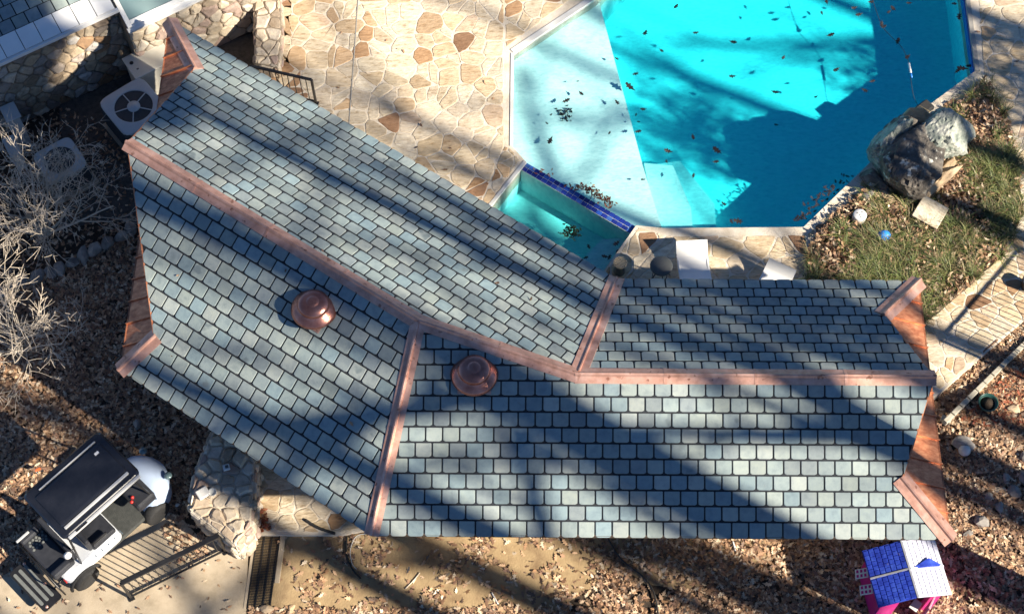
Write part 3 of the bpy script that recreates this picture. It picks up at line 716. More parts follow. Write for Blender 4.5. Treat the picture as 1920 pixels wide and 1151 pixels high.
# glazed bay beside it
wz = 2.2; W0 = H0 + hu * 2.72 + hn * .26 + UPZ * wz; ws = R(28); wy = (-hn * math.cos(ws) + UPZ * math.sin(ws)); wn = hu.cross(wy)
Mw = Matrix(((hu.x, wy.x, wn.x, W0.x), (hu.y, wy.y, wn.y, W0.y), (hu.z, wy.z, wn.z, W0.z), (0, 0, 0, 1)))
win = rp('window', MB().box((.95, .8, -.05), (1.84, 1.7, .06)), M['white'], Mw)
def wp(name, mb, m):
    o = mb.build(name, m); o.parent = win; return o
for (c, s_) in (((.05, .8, .01), (.10, 1.7, .09)), ((1.85, .8, .01), (.10, 1.7, .09)), ((.95, .05, .01), (1.70, .10, .09))):
    wp('frame', MB().box(c, s_, bev=.01), M['white'])
wp('pane', MB().box((.95, .86, -.005), (1.68, 1.5, .02)), M['glass'])
hp(MB().box(W0 + hu * .95 + hn * .06 - UPZ * .08, (1.95, .12, .06), rz=HA).build('sill', M['white']))
hp(MB().box(W0 + hu * .95 + hn * .02 - UPZ * .15, (1.9, .08, .06), rz=HA).build('sill', M['white']))

# low stone wall at the left edge of the deck, with the steps' railing
def stone_block(name, poly, z0, z1, label, cat, m, sx, sy, seed, mortar, proud=.05):
    poly = ccw(poly); root = empty(name, (poly[0][0], poly[0][1], z0), 0, label, cat); im = Matrix.Translation((-poly[0][0], -poly[0][1], -z0))
    core = MB().prism(poly, z0 - .05, z1).build('core', mortar); core.parent = root; core.matrix_parent_inverse = im
    def reparent():
        for ob in [q for q in COL.objects if q.name.startswith('stone') and q.parent is None and q.type == 'MESH']:
            mw = ob.matrix_world.copy(); ob.parent = root; ob.matrix_parent_inverse = im; ob.matrix_basis = mw
    for i in range(len(poly)):
        p, q = Vector((*poly[i], z0)), Vector((*poly[(i + 1) % len(poly)], z0)); d = q - p
        face_stones(None, p, d.normalized(), UPZ, d.length, z1 - z0, sx, sy, seed + i, m, proud); reparent()
    rnd = random.Random(seed)
    x0 = min(p[0] for p in poly); y0 = min(p[1] for p in poly)
    for pg in voronoi(poly, sx, sx * .8, seed + 40):
        pg = inset(pg, .012 * rnd.uniform(.5, 1.5))
        if len(pg) < 3 or abs(area(pg)) < .004: continue
        pg = round_poly(pg, rnd, .01); t = proud * rnd.uniform(.3, 1.2)
        me, (cx, cy) = slab_mesh('stone', pg, -.02, t, min(.05, t * .8), t * .6); me.materials.append(M[m])
        ob = bpy.data.objects.new('stone', me); COL.objects.link(ob); ob.parent = root; ob.location = (cx - poly[0][0], cy - poly[0][1], z1 - z0)
        ob.rotation_euler = (rnd.uniform(-.07, .07), rnd.uniform(-.07, .07), 0)
    return root
stone_block('stone_wall', [at2(478, -60, .9), at2(520, -60, .9), at2(528, 60, .9), at2(520, 128, .9), at2(478, 118, .9)], 0, .9, 'rough pale stone wall along the deck edge beside black railing', 'wall', 'pierstone', .34, .26, 51, M['wallmortar'])
pier = stone_block('stone_pier', [at2(402, 800, .95), at2(478, 858, .95), at2(470, 985, .95), at2(440, 1020, .95), at2(356, 955, .95), at2(366, 885, .95)], 0, .95, 'rough cream stone pier at the roof corner beside the golf cart', 'wall', 'pierstone', .30, .19, 61, M['mortar'], .07)
# things on the pier
q = at(425, 877, 1.02); pb = empty('outlet_box', q, .3, 'small white outlet box on top of the stone pier', 'outlet')
MB().box((0, 0, .03), (.13, .12, .06), bev=.01).build('box', M['white'], pb); MB().box((.01, .0, .064), (.06, .06, .01)).build('cover', M['steel'], pb)
q = at(388, 925, 1.0); lp = empty('garden_light', q, .6, 'weathered grey garden light lying on the stone pier', 'light')
MB().box((-.06, .03, .05), (.24, .20, .08), bev=.02).build('housing', M['coping'], lp)
MB().lathe([(.0001, .0), (.07, .01), (.085, .05), (.08, .06), (.06, .02), (.0001, .015)], (.1, -.06, .03), 20).build('lens', M['acgrey'], lp)
# landing by the pier
land = MB().prism([at2(470, 840, .12), at2(640, 900, .12), at2(722, 985, .12), at2(642, 1002, .12), at2(466, 1002, .12)], -.05, .105).build('landing', M['mortar'])
tag(land, 'flagstone landing beside the stone pier', kind='structure')
flagstones(land, [at2(472, 835, .12), at2(640, 890, .12), at2(716, 982, .12), at2(642, 998, .12), at2(470, 996, .12)], .118, .42, .36, 19, rot=.5)
# drain
g0 = at(494, 1072, .03); dr = empty('drain_grate', (g0.x, g0.y, .0), R(-3), 'long black metal drain grate in a concrete frame by the pier', 'drain')
mb = MB()
for i in range(46): mb.box((0, -.72 + i * .032 + .0, .028), (.44, .012, .02))
for x in (-.22, -.07, .08, .22): mb.box((x, 0, .030), (.018, 1.5, .022))
o = mb.build('grating', M['black'], dr); o['kind'] = 'stuff'
MB().box((0, 0, -.02), (.46, 1.52, .02)).build('trough', M['underlay'], dr)
MB().box((0, .82, .02), (.72, .13, .06), bev=.01).build('kerb', M['concrete'], dr); MB().box((.29, .28, .018), (.10, .96, .055), bev=.01).build('kerb', M['concrete'], dr); MB().box((-.27, 0, .012), (.06, 1.5, .04), bev=.01).build('kerb', M['concrete'], dr)
# railings
def railing(name, p, q, z0, h, label, n, group=None, top=(.06, .045), shoe=True):
    p, q = Vector((p[0], p[1], z0)), Vector((q[0], q[1], z0)); root = empty(name, p, 0, label, 'railing', group); d = q - p; L = d.length
    rz = math.atan2(d.y, d.x); root.rotation_euler = (0, 0, rz)
    MB().box((L / 2, 0, h), (L, top[0], top[1]), bev=.008).build('top_rail', M['black'], root)
    MB().box((L / 2, 0, .10), (L, .04, .035), bev=.005).build('bottom_rail', M['black'], root)
    for x in (0, L): MB().box((x, 0, h / 2), (.05, .05, h), bev=.006).build('post', M['black'], root)
    if shoe:
        for x in (0, L): MB().box((x, 0, .015), (.12, .12, .03), bev=.006).build('shoe', M['black'], root)
    bmq = MB().box((0, 0, h / 2 + .05), (.016, .016, h - .1)).mesh('baluster'); bmq.materials.append(M['black'])
    for i in range(n):
        o = bpy.data.objects.new('baluster', bmq); COL.objects.link(o); o.parent = root; o.location = (L * (i + 1) / (n + 1), 0, 0)
    return root
r1a, r1b = at(408, 1003, 1.0), at(226, 1092, 1.0)
railing('metal_railing', r1a, r1b, .02, .95, 'black metal railing with thin balusters beside the golf cart', 14, top=(.10, .05))
r2a, r2b = at(470, 124, 1.42), at(584, 150, 1.42)
railing('metal_railing', r2a, r2b, DK, .92, 'black metal railing at the deck edge by the slate roof', 9)
railing('metal_railing', (10.62, 1.55), (12.6, 3.75), DK, 1.5, 'tall black metal fence along the flagstone path past the grass bed', 22)
q = at(640, 1000, .05)

# ------------------------------------------------------------------ condenser units, heater, box
def condenser(name, c, rz, sx, sy, h, label, top, side, fan, spokes, ring=None):
    ring = ring or top
    r = empty(name, (c[0], c[1], 0), rz, label, 'condenser')
    MB().box((0, 0, .03), (sx + .12, sy + .12, .06)).build('pad', M['concrete'], r)
    b = MB().box((0, 0, h / 2 + .03), (sx - .03, sy - .03, h - .08), bev=.05).build('cabinet', side, r)
    sl_ = MB()
    for i in range(14): sl_.box((0, 0, .12 + i * (h - .2) / 14), (sx - .012, sy - .012, .016), bev=.004)
    o = sl_.build('louvre', side, r); o['kind'] = 'stuff'
    rad = min(sx, sy) * .37
    # top sheet with a round opening
    n = 48; vs = []; fs = []
    for k in range(n):
        q = 2 * math.pi * k / n; cx, sy_ = math.cos(q), math.sin(q)
        e = 7.0; rr = 1 / ((abs(cx) ** e + abs(sy_) ** e) ** (1 / e))
        for (a_, z) in ((1.0, -.05), (1.0, 0), (.97, .012)): vs.append((cx * rr * sx / 2 * a_, sy_ * rr * sy / 2 * a_, h + z))
        vs.append((cx * (rad + .03), sy_ * (rad + .03), h + .02)); vs.append((cx * rad, sy_ * rad, h + .012)); vs.append((cx * rad, sy_ * rad, h - .08))
    for k in range(n):
        j = (k + 1) % n
        for i in range(5): fs.append((k * 6 + i, j * 6 + i, j * 6 + i + 1, k * 6 + i + 1))
    MB().add(vs, fs).build('top_panel', top, r)
    MB().lathe([(rad + .005, 0), (0.0001, 0.004)], (0, 0, h - .07), 40).build('fan_disc', fan, r)
    gr = MB()
    for i in range(1, 12):
        rr = rad * i / 12
        gr.tube([(rr * math.cos(2 * math.pi * k / 40), rr * math.sin(2 * math.pi * k / 40), h - .02) for k in range(41)], .0035, 4, cap=False)
    o = gr.build('grille', fan, r); o['kind'] = 'stuff'
    for k in range(spokes):
        q = 2 * math.pi * k / spokes + .35
        MB().bar((.05 * math.cos(q), .05 * math.sin(q), h + .006), (rad * math.cos(q), rad * math.sin(q), h + .006), .022, .014).build('spoke', ring, r)
    MB().lathe([(rad * .34, -.04), (rad * .34, .012), (rad * .30, .022), (rad * .17, .024), (rad * .16, .034), (.0001, .036)], (0, 0, h), 32).build('hub', ring, r)
    return r
condenser('condenser_unit', (-8.45, 7.88), R(39), 1.14, 1.20, .95, 'light grey condenser unit with round fan grille under the roof edge', M['acgrey'], M['acdark'], M['acfan'], 5)
q = at(112, 300, .75)
condenser('condenser_unit', (q.x, q.y), R(35), .92, .92, .75, 'dark condenser unit with grey rim behind the bare shrub twigs', M['acgrey'], M['acdark'], M['underlay'], 3, M['acdark'])
q = at(278, 112, .95)
ht = empty('pool_heater', (q.x, q.y, 0), R(34), 'cream enamel pool heater cabinet against the stone house wall', 'heater')
MB().box((0, 0, .475), (.92, .62, .90), bev=.04).build('cabinet', M['cream'], ht); MB().box((0, 0, .945), (.98, .68, .06), bev=.02).build('lid', M['cream'], ht)
MB().lathe([(.045, 0), (.045, .012), (.0001, .013)], (-.36, .10, .972), 20).build('cap', M['black'], ht); MB().box((-.32, -.12, .98), (.05, .03, .015)).build('knob', M['steel'], ht)
q = at(18, 212, 1.0)
eb = empty('electric_box', (q.x, q.y, 0), R(30), 'grey electric service box at the stone house wall', 'box')
MB().box((0, 0, .5), (.30, .42, 1.0), bev=.02).build('cabinet', M['acgrey'], eb); MB().box((.02, 0, 1.012), (.34, .46, .03), bev=.008).build('lid', M['acgrey'], eb)
q = at(22, 275, .6)
eb = empty('electric_box', (q.x, q.y, 0), R(30), 'narrow grey pump box behind the bare shrub', 'box')
MB().box((0, 0, .3), (.22, .5, .6), bev=.02).build('cabinet', M['acgrey'], eb); MB().box((0, 0, .612), (.26, .54, .03), bev=.008).build('lid', M['acgrey'], eb)

# ------------------------------------------------------------------ golf cart
ct = empty('golf_cart', (-8.12, -1.385, 0.022), R(46.9), 'white and black golf cart with black roof on the concrete pad', 'golf cart')
CY = -.09
def rrect(x0, x1, y0, y1, r, n=6):
    out = []
    for (cx, cy, a0) in ((x1 - r, y1 - r, 0), (x0 + r, y1 - r, 90), (x0 + r, y0 + r, 180), (x1 - r, y0 + r, 270)):
        for k in range(n + 1): q = R(a0 + 90 * k / n); out.append((cx + r * math.cos(q), cy + r * math.sin(q)))
    return out
def layered(rings):
    """stack of same-length outlines [(poly, z)...]"""
    mb = MB(); n = len(rings[0][0]); vs = [(p[0], p[1], z) for pg, z in rings for p in pg]; fs = []
    for i in range(len(rings) - 1):
        for k in range(n): fs.append((i * n + k, i * n + (k + 1) % n, (i + 1) * n + (k + 1) % n, (i + 1) * n + k))
    fs.append(tuple(range(n - 1, -1, -1))); fs.append(tuple((len(rings) - 1) * n + k for k in range(n)))
    return mb.add(vs, fs)
zr = 2.05
rf = layered([(rrect(-.86, .88, -.60, .60, .10), zr - .04), (rrect(-.91, .93, -.63, .63, .12), zr - .01), (rrect(-.91, .93, -.63, .63, .12), zr + .02), (rrect(-.87, .89, -.59, .59, .10), zr + .05)]).build('roof', M['cartblack'], ct)
layered([(rrect(-.78, .78, -.42, .42, .05), zr + .045), (rrect(-.76, .76, -.40, .40, .06), zr + .075), (rrect(-.70, .70, -.36, .36, .06), zr + .085)]).build('centre_panel', M['cartblack'], rf)
MB().box((0.0, -.465, zr + .066), (1.52, .06, .035), bev=.012).build('roof_strip', M['chrome'], rf); MB().box((.06, .47, zr + .062), (1.34, .026, .03), bev=.008).build('roof_strip', M['chrome'], rf)
sr = MB(); sr.box((.02, -.655, zr + .03), (1.70, .075, .05), bev=.02); sr.build('side_rail', M['chrome'], rf)
MB().box((-.52, -.655, zr + .054), (.26, .045, .012), bev=.004).build('handle_slot', M['black'], rf)
MB().box((.60, .25, zr + .089), (.09, .055, .004)).build('sticker', M['white'], rf)
for sx in (-.80, .72):
    for sy in (-.54, .54):
        MB().tube([(sx + (.22 if sx > 0 else -.12), sy + CY * .8, .62), (sx, sy, zr - .03)], .022, 8).build('strut', M['black'], ct)
# body
MB().box((.28, CY, .34), (1.30, 1.14, .10), bev=.03).build('floor', M['mat_'], ct)
def cowl():
    rings = []; N = 15
    prof = [(.70, .63, .22, .52), (.94, .64, .22, .74), (1.08, .63, .23, .80), (1.24, .59, .25, .77), (1.38, .50, .28, .69), (1.48, .37, .33, .59), (1.52, .18, .38, .49)]
    vs = []; fs = []
    for (x, hw, z0, z1) in prof:
        for k in range(N):
            t = math.pi * k / (N - 1); c = math.cos(t); s_ = math.sin(t)
            y = hw * (abs(c) ** .55) * (1 if c > 0 else -1); z = z0 + (z1 - z0) * (s_ ** .6)
            vs.append((x + .10 * (abs(c) ** 2) * -1, y + CY, z))
    for i in range(len(prof) - 1):
        for k in range(N - 1): fs.append((i * N + k, (i + 1) * N + k, (i + 1) * N + k + 1, i * N + k + 1))
    fs.append(tuple(range(N))); fs.append(tuple((len(prof) - 1) * N + k for k in range(N)))
    return MB().add(vs, fs, True)
cw = cowl().build('front_cowl', M['cowlshade'], ct)
MB().box((.74, CY, .86), (.44, 1.16, .26), bev=.06).build('dashboard', M['vinyl'], ct)
MB().tube([(.46 + .04 * math.cos(k * math.pi / 10), .28 + CY + .17 * math.cos(k * math.pi / 10), 1.0 + .15 * math.sin(k * math.pi / 10)) for k in range(21)], .016, 8, cap=False).build('steering_wheel', M['black'], ct)
for (x, y) in ((.60, -.42), (.53, -.48)):
    MB().lathe([(.028, 0), (.036, .03), (.024, .055), (.0001, .06)], (x, y, .99), 16).build('red_knob', M['red'], ct)
for sy in (-.38, .38): MB().lathe([(.08, 0), (.075, .02), (.0001, .03)], (1.40, sy + CY, .76), 20).build('headlight', M['glass'], ct)
# white rear body with arched flanks
rb = layered([(rrect(-1.28, -.05, -.56 + CY, .56 + CY, .10), .36), (rrect(-1.34, .02, -.62 + CY, .62 + CY, .14), .52), (rrect(-1.33, .0, -.62 + CY, .62 + CY, .14), .66), (rrect(-1.22, -.08, -.52 + CY, .52 + CY, .12), .73)]).build('rear_body', M['pearl'], ct)
for i in range(5): MB().box((-.62 + i * .16, -.575 + CY, .70), (.012, .10, .02)).build('panel_line', M['acfan'], rb)
MB().box((-.30, CY - .02, .74), (.56, .98, .14), bev=.05).build('front_seat', M['vinyl'], ct)
MB().box((-.60, CY, .98), (.10, .98, .44), bev=.04).build('front_backrest', M['vinyl'], ct)
for sy in (-.47, .47): MB().box((-.36, sy + CY, .92), (.34, .06, .08), bev=.025).build('armrest', M['black'], ct)
# rear facing seat
rs_ = MB().box((-1.22, CY + .08, .74), (.50, 1.04, .13), bev=.05).build('rear_seat', M['vinyl'], ct)
MB().box((-.93, CY + .08, .99), (.10, 1.0, .46), bev=.04).build('rear_backrest', M['vinyl'], ct)
qm = MB()
for i in range(5):
    for j in range(4): qm.box((-1.37 + i * .075 + (.037 if j % 2 else 0), .22 + j * .058, .806), (.050, .050, .012), rz=R(45), bev=.008)
o = qm.build('quilted_inset', M['grip'], rs_); o['kind'] = 'stuff'
for sy in (-.40, .56):
    MB().box((-1.25, sy + CY, .90), (.42, .15, .10), bev=.04).build('rear_armrest', M['vinyl'], ct); MB().tube([(-1.12, sy + CY, .70), (-1.12, sy + CY, .9)], .018, 8).build('armrest_post', M['black'], ct)
MB().box((-1.36, .60 + CY, .965), (.30, .05, .03), bev=.012).build('grab_trim', M['chrome'], ct)
fp = layered([(rrect(-2.00, -1.56, -.60 + CY, .50 + CY, .06), .30), (rrect(-2.00, -1.56, -.60 + CY, .50 + CY, .06), .335)]).build('footplate', M['black'], ct)
for i in range(3): layered([(rrect(-1.965 + i * .125, -1.895 + i * .125, -.46 + CY, .42 + CY, .034), .334), (rrect(-1.962 + i * .125, -1.898 + i * .125, -.455 + CY, .415 + CY, .03), .345)]).build('grip_strip', M['grip'], fp)
for (x, y) in ((-1.90, -.54), (-1.66, .44), (-1.64, -.16)): MB().lathe([(.032, 0), (.030, .012), (.0001, .014)], (x, y + CY, .335), 16).build('bolt', M['cap'], fp)
for sy in (-.36, .30): MB().tube([(-1.30, sy + CY, .42), (-1.60, sy + CY, .32)], .02, 8).build('footplate_arm', M['black'], ct)
MB().tube([(-1.50, -.62 + CY, .36), (-1.52, -.60 + CY, .80), (-1.50, .60 + CY, .80), (-1.48, .62 + CY, .36)], .018, 8).build('grab_bar', M['black'], ct)
# wheels
def wheel(x, y, s):
    wr = empty('wheel', (x, y, .275)); wr.parent = ct; wr.rotation_euler = (math.pi / 2, 0, 0)
    MB().lathe([(.15, -.10), (.235, -.11), (.272, -.085), (.278, 0), (.272, .085), (.235, .11), (.15, .10)], n=32).build('tyre', M['rubber'], wr)
    MB().lathe([(.0001, .06 * s), (.05, .075 * s), (.06, .05 * s), (.14, .045 * s), (.155, .10 * s), (.15, .0)], n=24).build('rim', M['acgrey'], wr)
for x, y, s in ((.80, -.58, 1), (.80, .58, -1), (-1.02, -.60, 1), (-1.02, .60, -1)): wheel(x, y + CY, s)
for sy in (-.62, .62): MB().tube([(-1.02 + .34 * math.cos(R(a_)), sy + CY * 1.1, .27 + .34 * math.sin(R(a_))) for a_ in range(0, 181, 15)], .035, 6).build('wheel_arch', M['rubber'], ct)
MB().lathe([(.0001, -.07), (.055, -.05), (.078, 0), (.055, .05), (.0001, .07)], (-1.02, -.60, 1.42), 20).build('white_lamp', M['white'], ct)
MB().tube([(-.82, -.56, 1.42), (-1.0, -.60, 1.42)], .012, 6).build('lamp_bracket', M['black'], ct)
MB().box((-.78, .76, 1.55), (.09, .15, .10), bev=.03).build('mirror', M['pearl'], ct); MB().tube([(-.80, .58, 1.55), (-.78, .72, 1.55)], .012, 6).build('mirror_arm', M['black'], ct)
MB().box((-1.34, -.50 + CY, .56), (.02, .10, .07), bev=.008).build('tail_light', M['red'], ct); MB().box((-1.34, .50 + CY, .56), (.02, .10, .07), bev=.008).build('tail_light', M['red'], ct)

# ------------------------------------------------------------------ dollhouse
D1, D2, D3, D4 = at(1616, 1030, 1.15), at(1754, 1004, 1.15), at(1785, 1116, 1.15), at(1649, 1138, 1.15)
dx = ((D2 - D1) + (D3 - D4)).normalized(); dyy = ((D2 - D3) + (D1 - D4)).normalized(); dc = (D1 + D2 + D3 + D4) / 4
dh = empty('playhouse', (dc.x, dc.y, 0), math.atan2(dx.y, dx.x), 'pink plastic playhouse with shingled roof coloured as shaded blue and sunlit white halves', 'playhouse')
hw, hd = (D2 - D1).length / 2 * .98, (D1 - D4).length / 2 * .98
for s, m_, nm in ((-1, 'roofshade', 'roof_panel'), (1, 'roofsunlit', 'roof_panel')):
    for t in (-1, 1):
        x0, x1 = (-hw, -.015) if s < 0 else (.015, hw); y0, y1 = (-hd, -.012) if t < 0 else (.012, hd)
        zz = lambda x: 1.33 - .22 * abs(x) / hw
        pn = MB().add([(x, y, zz(x) + dz) for dz in (-.03, 0) for (x, y) in ((x0, y0), (x1, y0), (x1, y1), (x0, y1))], [(3, 2, 1, 0), (4, 5, 6, 7), (0, 1, 5, 4), (1, 2, 6, 5), (2, 3, 7, 6), (3, 0, 4, 7)]).build(nm, M[m_], dh)
        # moulded shingle courses
        sm_ = MB(); nrow = 7; ncol = 6
        for i in range(nrow):
            for j in range(ncol):
                xa = x0 + (x1 - x0) * (i + .5) / nrow; ya = y0 + (y1 - y0) * (j + .5 + (.25 if i % 2 else -.25)) / ncol
                ya = max(y0 + .05, min(y1 - .05, ya))
                sm_.box((xa, ya, zz(xa) + .006), ((hw / nrow) * .86, (hd / ncol) * .86, .016), ry=(.33 if s > 0 else -.33), bev=.004)
        o = sm_.build('moulded_shingle', M[m_], pn); o['kind'] = 'stuff'
MB().box((0, 0, 1.335), (.035, hd * 2.02, .025), bev=.006).build('ridge', M['greyseam'], dh)
for s in (-1, 1): MB().bar((s * .02, 0, 1.338), (s * hw, 0, 1.125), .03, .03).build('seam', M['greyseam'] if s < 0 else M['roofsunlit'], dh)
MB().add([(.10, .02, 1.315), (hw - .02, .02, 1.13), (hw * .62, .16, 1.27), (.10, -.01, 1.315), (hw - .02, -.01, 1.13), (hw * .62, -.0, 1.28)], [(0, 1, 2), (3, 5, 4), (0, 2, 5, 3), (1, 4, 5, 2), (0, 3, 4, 1)]).build('shadow_wedge', M['roofshade'], dh)  # blue wedge shaped and coloured as a shadow on the sunlit slope
for (x0, x1, y0, y1) in ((-hw + .10, -hw + .15, -hd + .1, hd - .1), (hw - .15, hw - .10, -hd + .1, hd - .1), (-hw + .15, hw - .15, hd - .15, hd - .1)):
    MB().box(((x0 + x1) / 2, (y0 + y1) / 2, .53), (x1 - x0, y1 - y0, 1.06), bev=.01).build('wall', M['pink'], dh)
for (x, wd) in ((-hw + .30, .36), (hw - .27, .30)): MB().box((x, -hd + .10, .53), (wd, .05, 1.06), bev=.01).build('wall', M['pink'], dh)
for i, y in enumerate((.20, -.12)):
    sh = MB().box((0, 0, 0), (.022, .19, .26), bev=.005).build('shutter', M['white'], dh); sh.location = (-hw - .06, y, .86); sh.rotation_euler = (0, R(55), R(-12))
    for r_ in range(3):
        for c_ in range(2): MB().box((-.011, -.045 + c_ * .09, (r_ - 1) * .078), (.006, .055, .045)).build('slot', M['pink'], sh)
MB().box((hw - .38, -hd - .06, .55), (.26, .04, .9), rz=R(50), bev=.01).build('door', M['pink2'], dh)
for i in range(5): MB().box((hw - .45 + i * .055, -hd - .14 + i * .062, .98), (.03, .03, .05), rz=R(50)).build('baluster', M['pink2'], dh)
MB().box((hw * .15, -hd + .02, .70), (.22, .16, .02), rz=R(40), bev=.004).build('counter', M['globe'], dh)

# ------------------------------------------------------------------ rocks
def rock_mesh(name, size, seed, sub=3, rough=.28, flat_=0.0, freq=1.3):
    bm = bmesh.new(); bmesh.ops.create_icosphere(bm, subdivisions=sub, radius=.5)
    off = Vector((seed * 7.1, seed * 3.3, seed * 1.7))
    rk = random.Random(seed * 13 + 1); cuts = []
    for _ in range(13 if rough > 0 else 0):
        cuts.append((Vector((rk.gauss(0, 1), rk.gauss(0, 1), rk.gauss(0, .8) + .2)).normalized(), rk.uniform(.58, .88)))
    for v in bm.verts:
        p = v.co.normalized(); d = 1 + rough * noise.noise(p * freq + off) + rough * .6 * noise.noise(p * freq * 2.6 + off) + rough * .45 * (.5 - abs(noise.noise(p * freq * 4.5 + off))) + rough * .22 * noise.noise(p * freq * 11 + off)
        # facets: cut by random planes, as broken stone
        for (n_, cut) in cuts:
            t = p.dot(n_) * d
            if t > cut: d *= cut / t
        d += rough * .10 * noise.noise(p * freq * 14 + off)
        v.co = p * d * .5 * 1.25
    for v in bm.verts: v.co.x *= size[0]; v.co.y *= size[1]; v.co.z *= size[2]
    zmin = min(v.co.z for v in bm.verts)
    for v in bm.verts: v.co.z = max(v.co.z - zmin * .72, -.03)
    me = bpy.data.meshes.new(name); bm.to_mesh(me); bm.free(); return me
def rock(name, loc, size, seed, m, label, rz=0, group=None, cat='rock', sub=3, **k):
    o = link(name, rock_mesh(name, size, seed, sub, **k), None, M[m]); o.location = loc; o.rotation_euler = (0, 0, rz); return tag(o, label, cat, group)
q = at(1698, 332, DK); rock('boulder', (q.x, q.y, DK - .05), (1.65, 1.05, 1.25), 3, 'boulder', 'large dark lichen covered boulder overhanging the pool corner', R(52), sub=5, rough=.34)
q = at(1756, 275, DK); rock('boulder', (q.x, q.y, DK - .05), (1.20, 1.0, 1.25), 8, 'mossrock', 'pale green lichen boulder beside the dark boulder', R(20), sub=5, rough=.36)
q = at(1666, 292, DK); rock('boulder', (q.x - .05, q.y, DK - .05), (.95, .75, 1.0), 5, 'mossrock', 'pale boulder face beside the pool water edge', R(60), sub=5, rough=.34)
q = at(1690, 268, DK); rock('boulder', (q.x, q.y, DK - .05), (.75, .52, .95), 15, 'boulder', 'brown grey boulder wedged behind the pale boulder face', R(10), sub=4)
q = at(1712, 248, DK); rock('boulder', (q.x, q.y, DK), (.74, .42, .78), 12, 'tanrock', 'flat topped tan rock above the skimmer opening', R(-15), sub=4)
q = at(1722, 285, DK); rock('boulder', (q.x, q.y, DK), (.34, .30, .90), 17, 'tanrock', 'small tan rock wedged between the pale and dark boulders', R(35), sub=4)
q = at(1752, 352, DK); rock('flat_rock', (q.x, q.y, DK), (1.15, .34, .42), 14, 'tanrock', 'long tan slab leaning below the dark boulder', R(42), sub=4)
for i, (u, v, sx, rz, nm) in enumerate(((1712, 372, .8, 40, 'thin brown ledge slab under the dark boulder'), (1776, 318, .7, 55, 'thin tan ledge slab under the pale green boulder'), (1636, 345, .7, -50, 'rough brown ledge rock at the pool coping'))):
    q = at(u, v, DK); rock('flat_rock', (q.x, q.y, DK), (sx, .36, .26), 130 + i, 'tanrock' if i % 2 else 'boulder', nm, R(rz), sub=4)
q = at(1662, 376, DK); rock('flat_rock', (q.x, q.y, DK), (.85, .30, .22), 16, 'tanrock', 'flat brown slab between the pool edge and dark boulder', R(-40), sub=4)
for i, (u, v, s, l) in enumerate(((1690, 392, .42, 'tan'), (1625, 375, .40, 'grey'), (1722, 380, .36, 'tan'), (1770, 318, .38, 'tan'), (1755, 325, .25, 'grey'), (1790, 262, .35, 'grey'))):
    q = at(u, v, DK); rock('stone', (q.x, q.y, DK - .01), (s, s * .6, s * .5), 20 + i, 'tanrock' if l == 'tan' else 'rock', 'small %s rock heaped at the foot of the pool boulder' % l, i * .9, 'rocks at the foot of the boulder')
q = at(1735, 406, DK); ss = MB().box((0, 0, .06), (.60, .56, .06), bev=.015).build('stepping_stone', M['stone']); ss.location = (q.x + .04, q.y - .04, DK + .2); ss.rotation_euler = (R(8), R(4), R(-32)); tag(ss, 'square tan stepping stone tilted in the grass bed', 'stone')
# skimmer opening
q = at(1732, 204, DK); sk = empty('skimmer_opening', (q.x, q.y, DK - .1), R(40), 'dark skimmer opening at the pool edge behind the boulder', 'skimmer')
MB().box((0, 0, .08), (.44, .30, .16), bev=.06).build('housing', M['black'], sk); MB().box((0, 0, .17), (.36, .22, .02), bev=.008).build('lid', M['rubber'], sk)
# left edging rocks
for i in range(12):
    t = i / 11; u = 5 + 240 * t + random.uniform(-4, 4); v = 545 - 115 * t + 25 * math.sin(t * 3) * .4; q = at(u, v, .05)
    rock('edging_rock', (q.x, q.y, -.02), (random.uniform(.28, .45), random.uniform(.2, .3), random.uniform(.16, .28)), 40 + i, 'rock', 'rough grey rock in the edging row below the bare shrub', random.uniform(0, 3), 'edging rocks below the bare shrub', sub=2)
for i, (u, v, s, m_, l) in enumerate(((1800, 833, .42, 'rock', 'grey split rock in the leaves beside the copper roof end'), (1812, 833, .0, '', ''), (1812, 836, .26, 'rock', 'brown grey round rock in leaves near the white globe'), (1897, 772, .24, 'tanrock', 'pale tan rock beside the green pot'))):
    if s: q = at(u, v, .3); rock('rock', (q.x, q.y, gz(q.x, q.y) - .02), (s, s * .8, s * .6), 60 + i, m_, l, i)
for i, (u, v, s) in enumerate(((1838, 980, .34), (1870, 955, .26), (1895, 928, .30), (1850, 935, .2), (1912, 905, .3), (1815, 1000, .2), (1880, 905, .22), (1918, 870, .3))):
    q = at(u, v, .1); rock('rock', (q.x, q.y, gz(q.x, q.y) - .02), (s, s * .75, s * .55), 70 + i, 'rock', 'pale blue grey rock in the heap beside the black hose', i * 1.3, 'rock heap beside the black hose', sub=2)
for i, (u, v, s) in enumerate(((500, 1143, .26), (545, 1142, .20))):
    q = at(u, v, 0); rock('rock', (q.x, q.y, -.02), (s, s * .7, s * .5), 80 + i, 'tanrock', 'tan stone in the leaves beside the drain grate', i, 'tan stones by the drain', sub=2)
q = at(333, 947, 0); rock('rock', (q.x, q.y, 0.01), (.09, .07, .07), 90, 'coping', 'small white stone in shade in front of the golf cart', 0, sub=2)
q = at(258, 797, 0); rock('rock', (q.x, q.y, 0), (.16, .26, .16), 91, 'rock', 'grey oval stone in the leaves in front of the golf cart', .2, sub=2)
gl_ = link('globe_light', MB().lathe([(.05, 0), (.06, .02), (.10, .05), (.125, .11), (.10, .19), (.05, .225), (.0001, .235)], n=24).mesh('globe_light'), None, M['globe']); q = at(1801, 855, .1); gl_.location = (q.x, q.y, gz(q.x, q.y)); tag(gl_, 'white globe lying in the leaves below the copper roof end', 'globe')
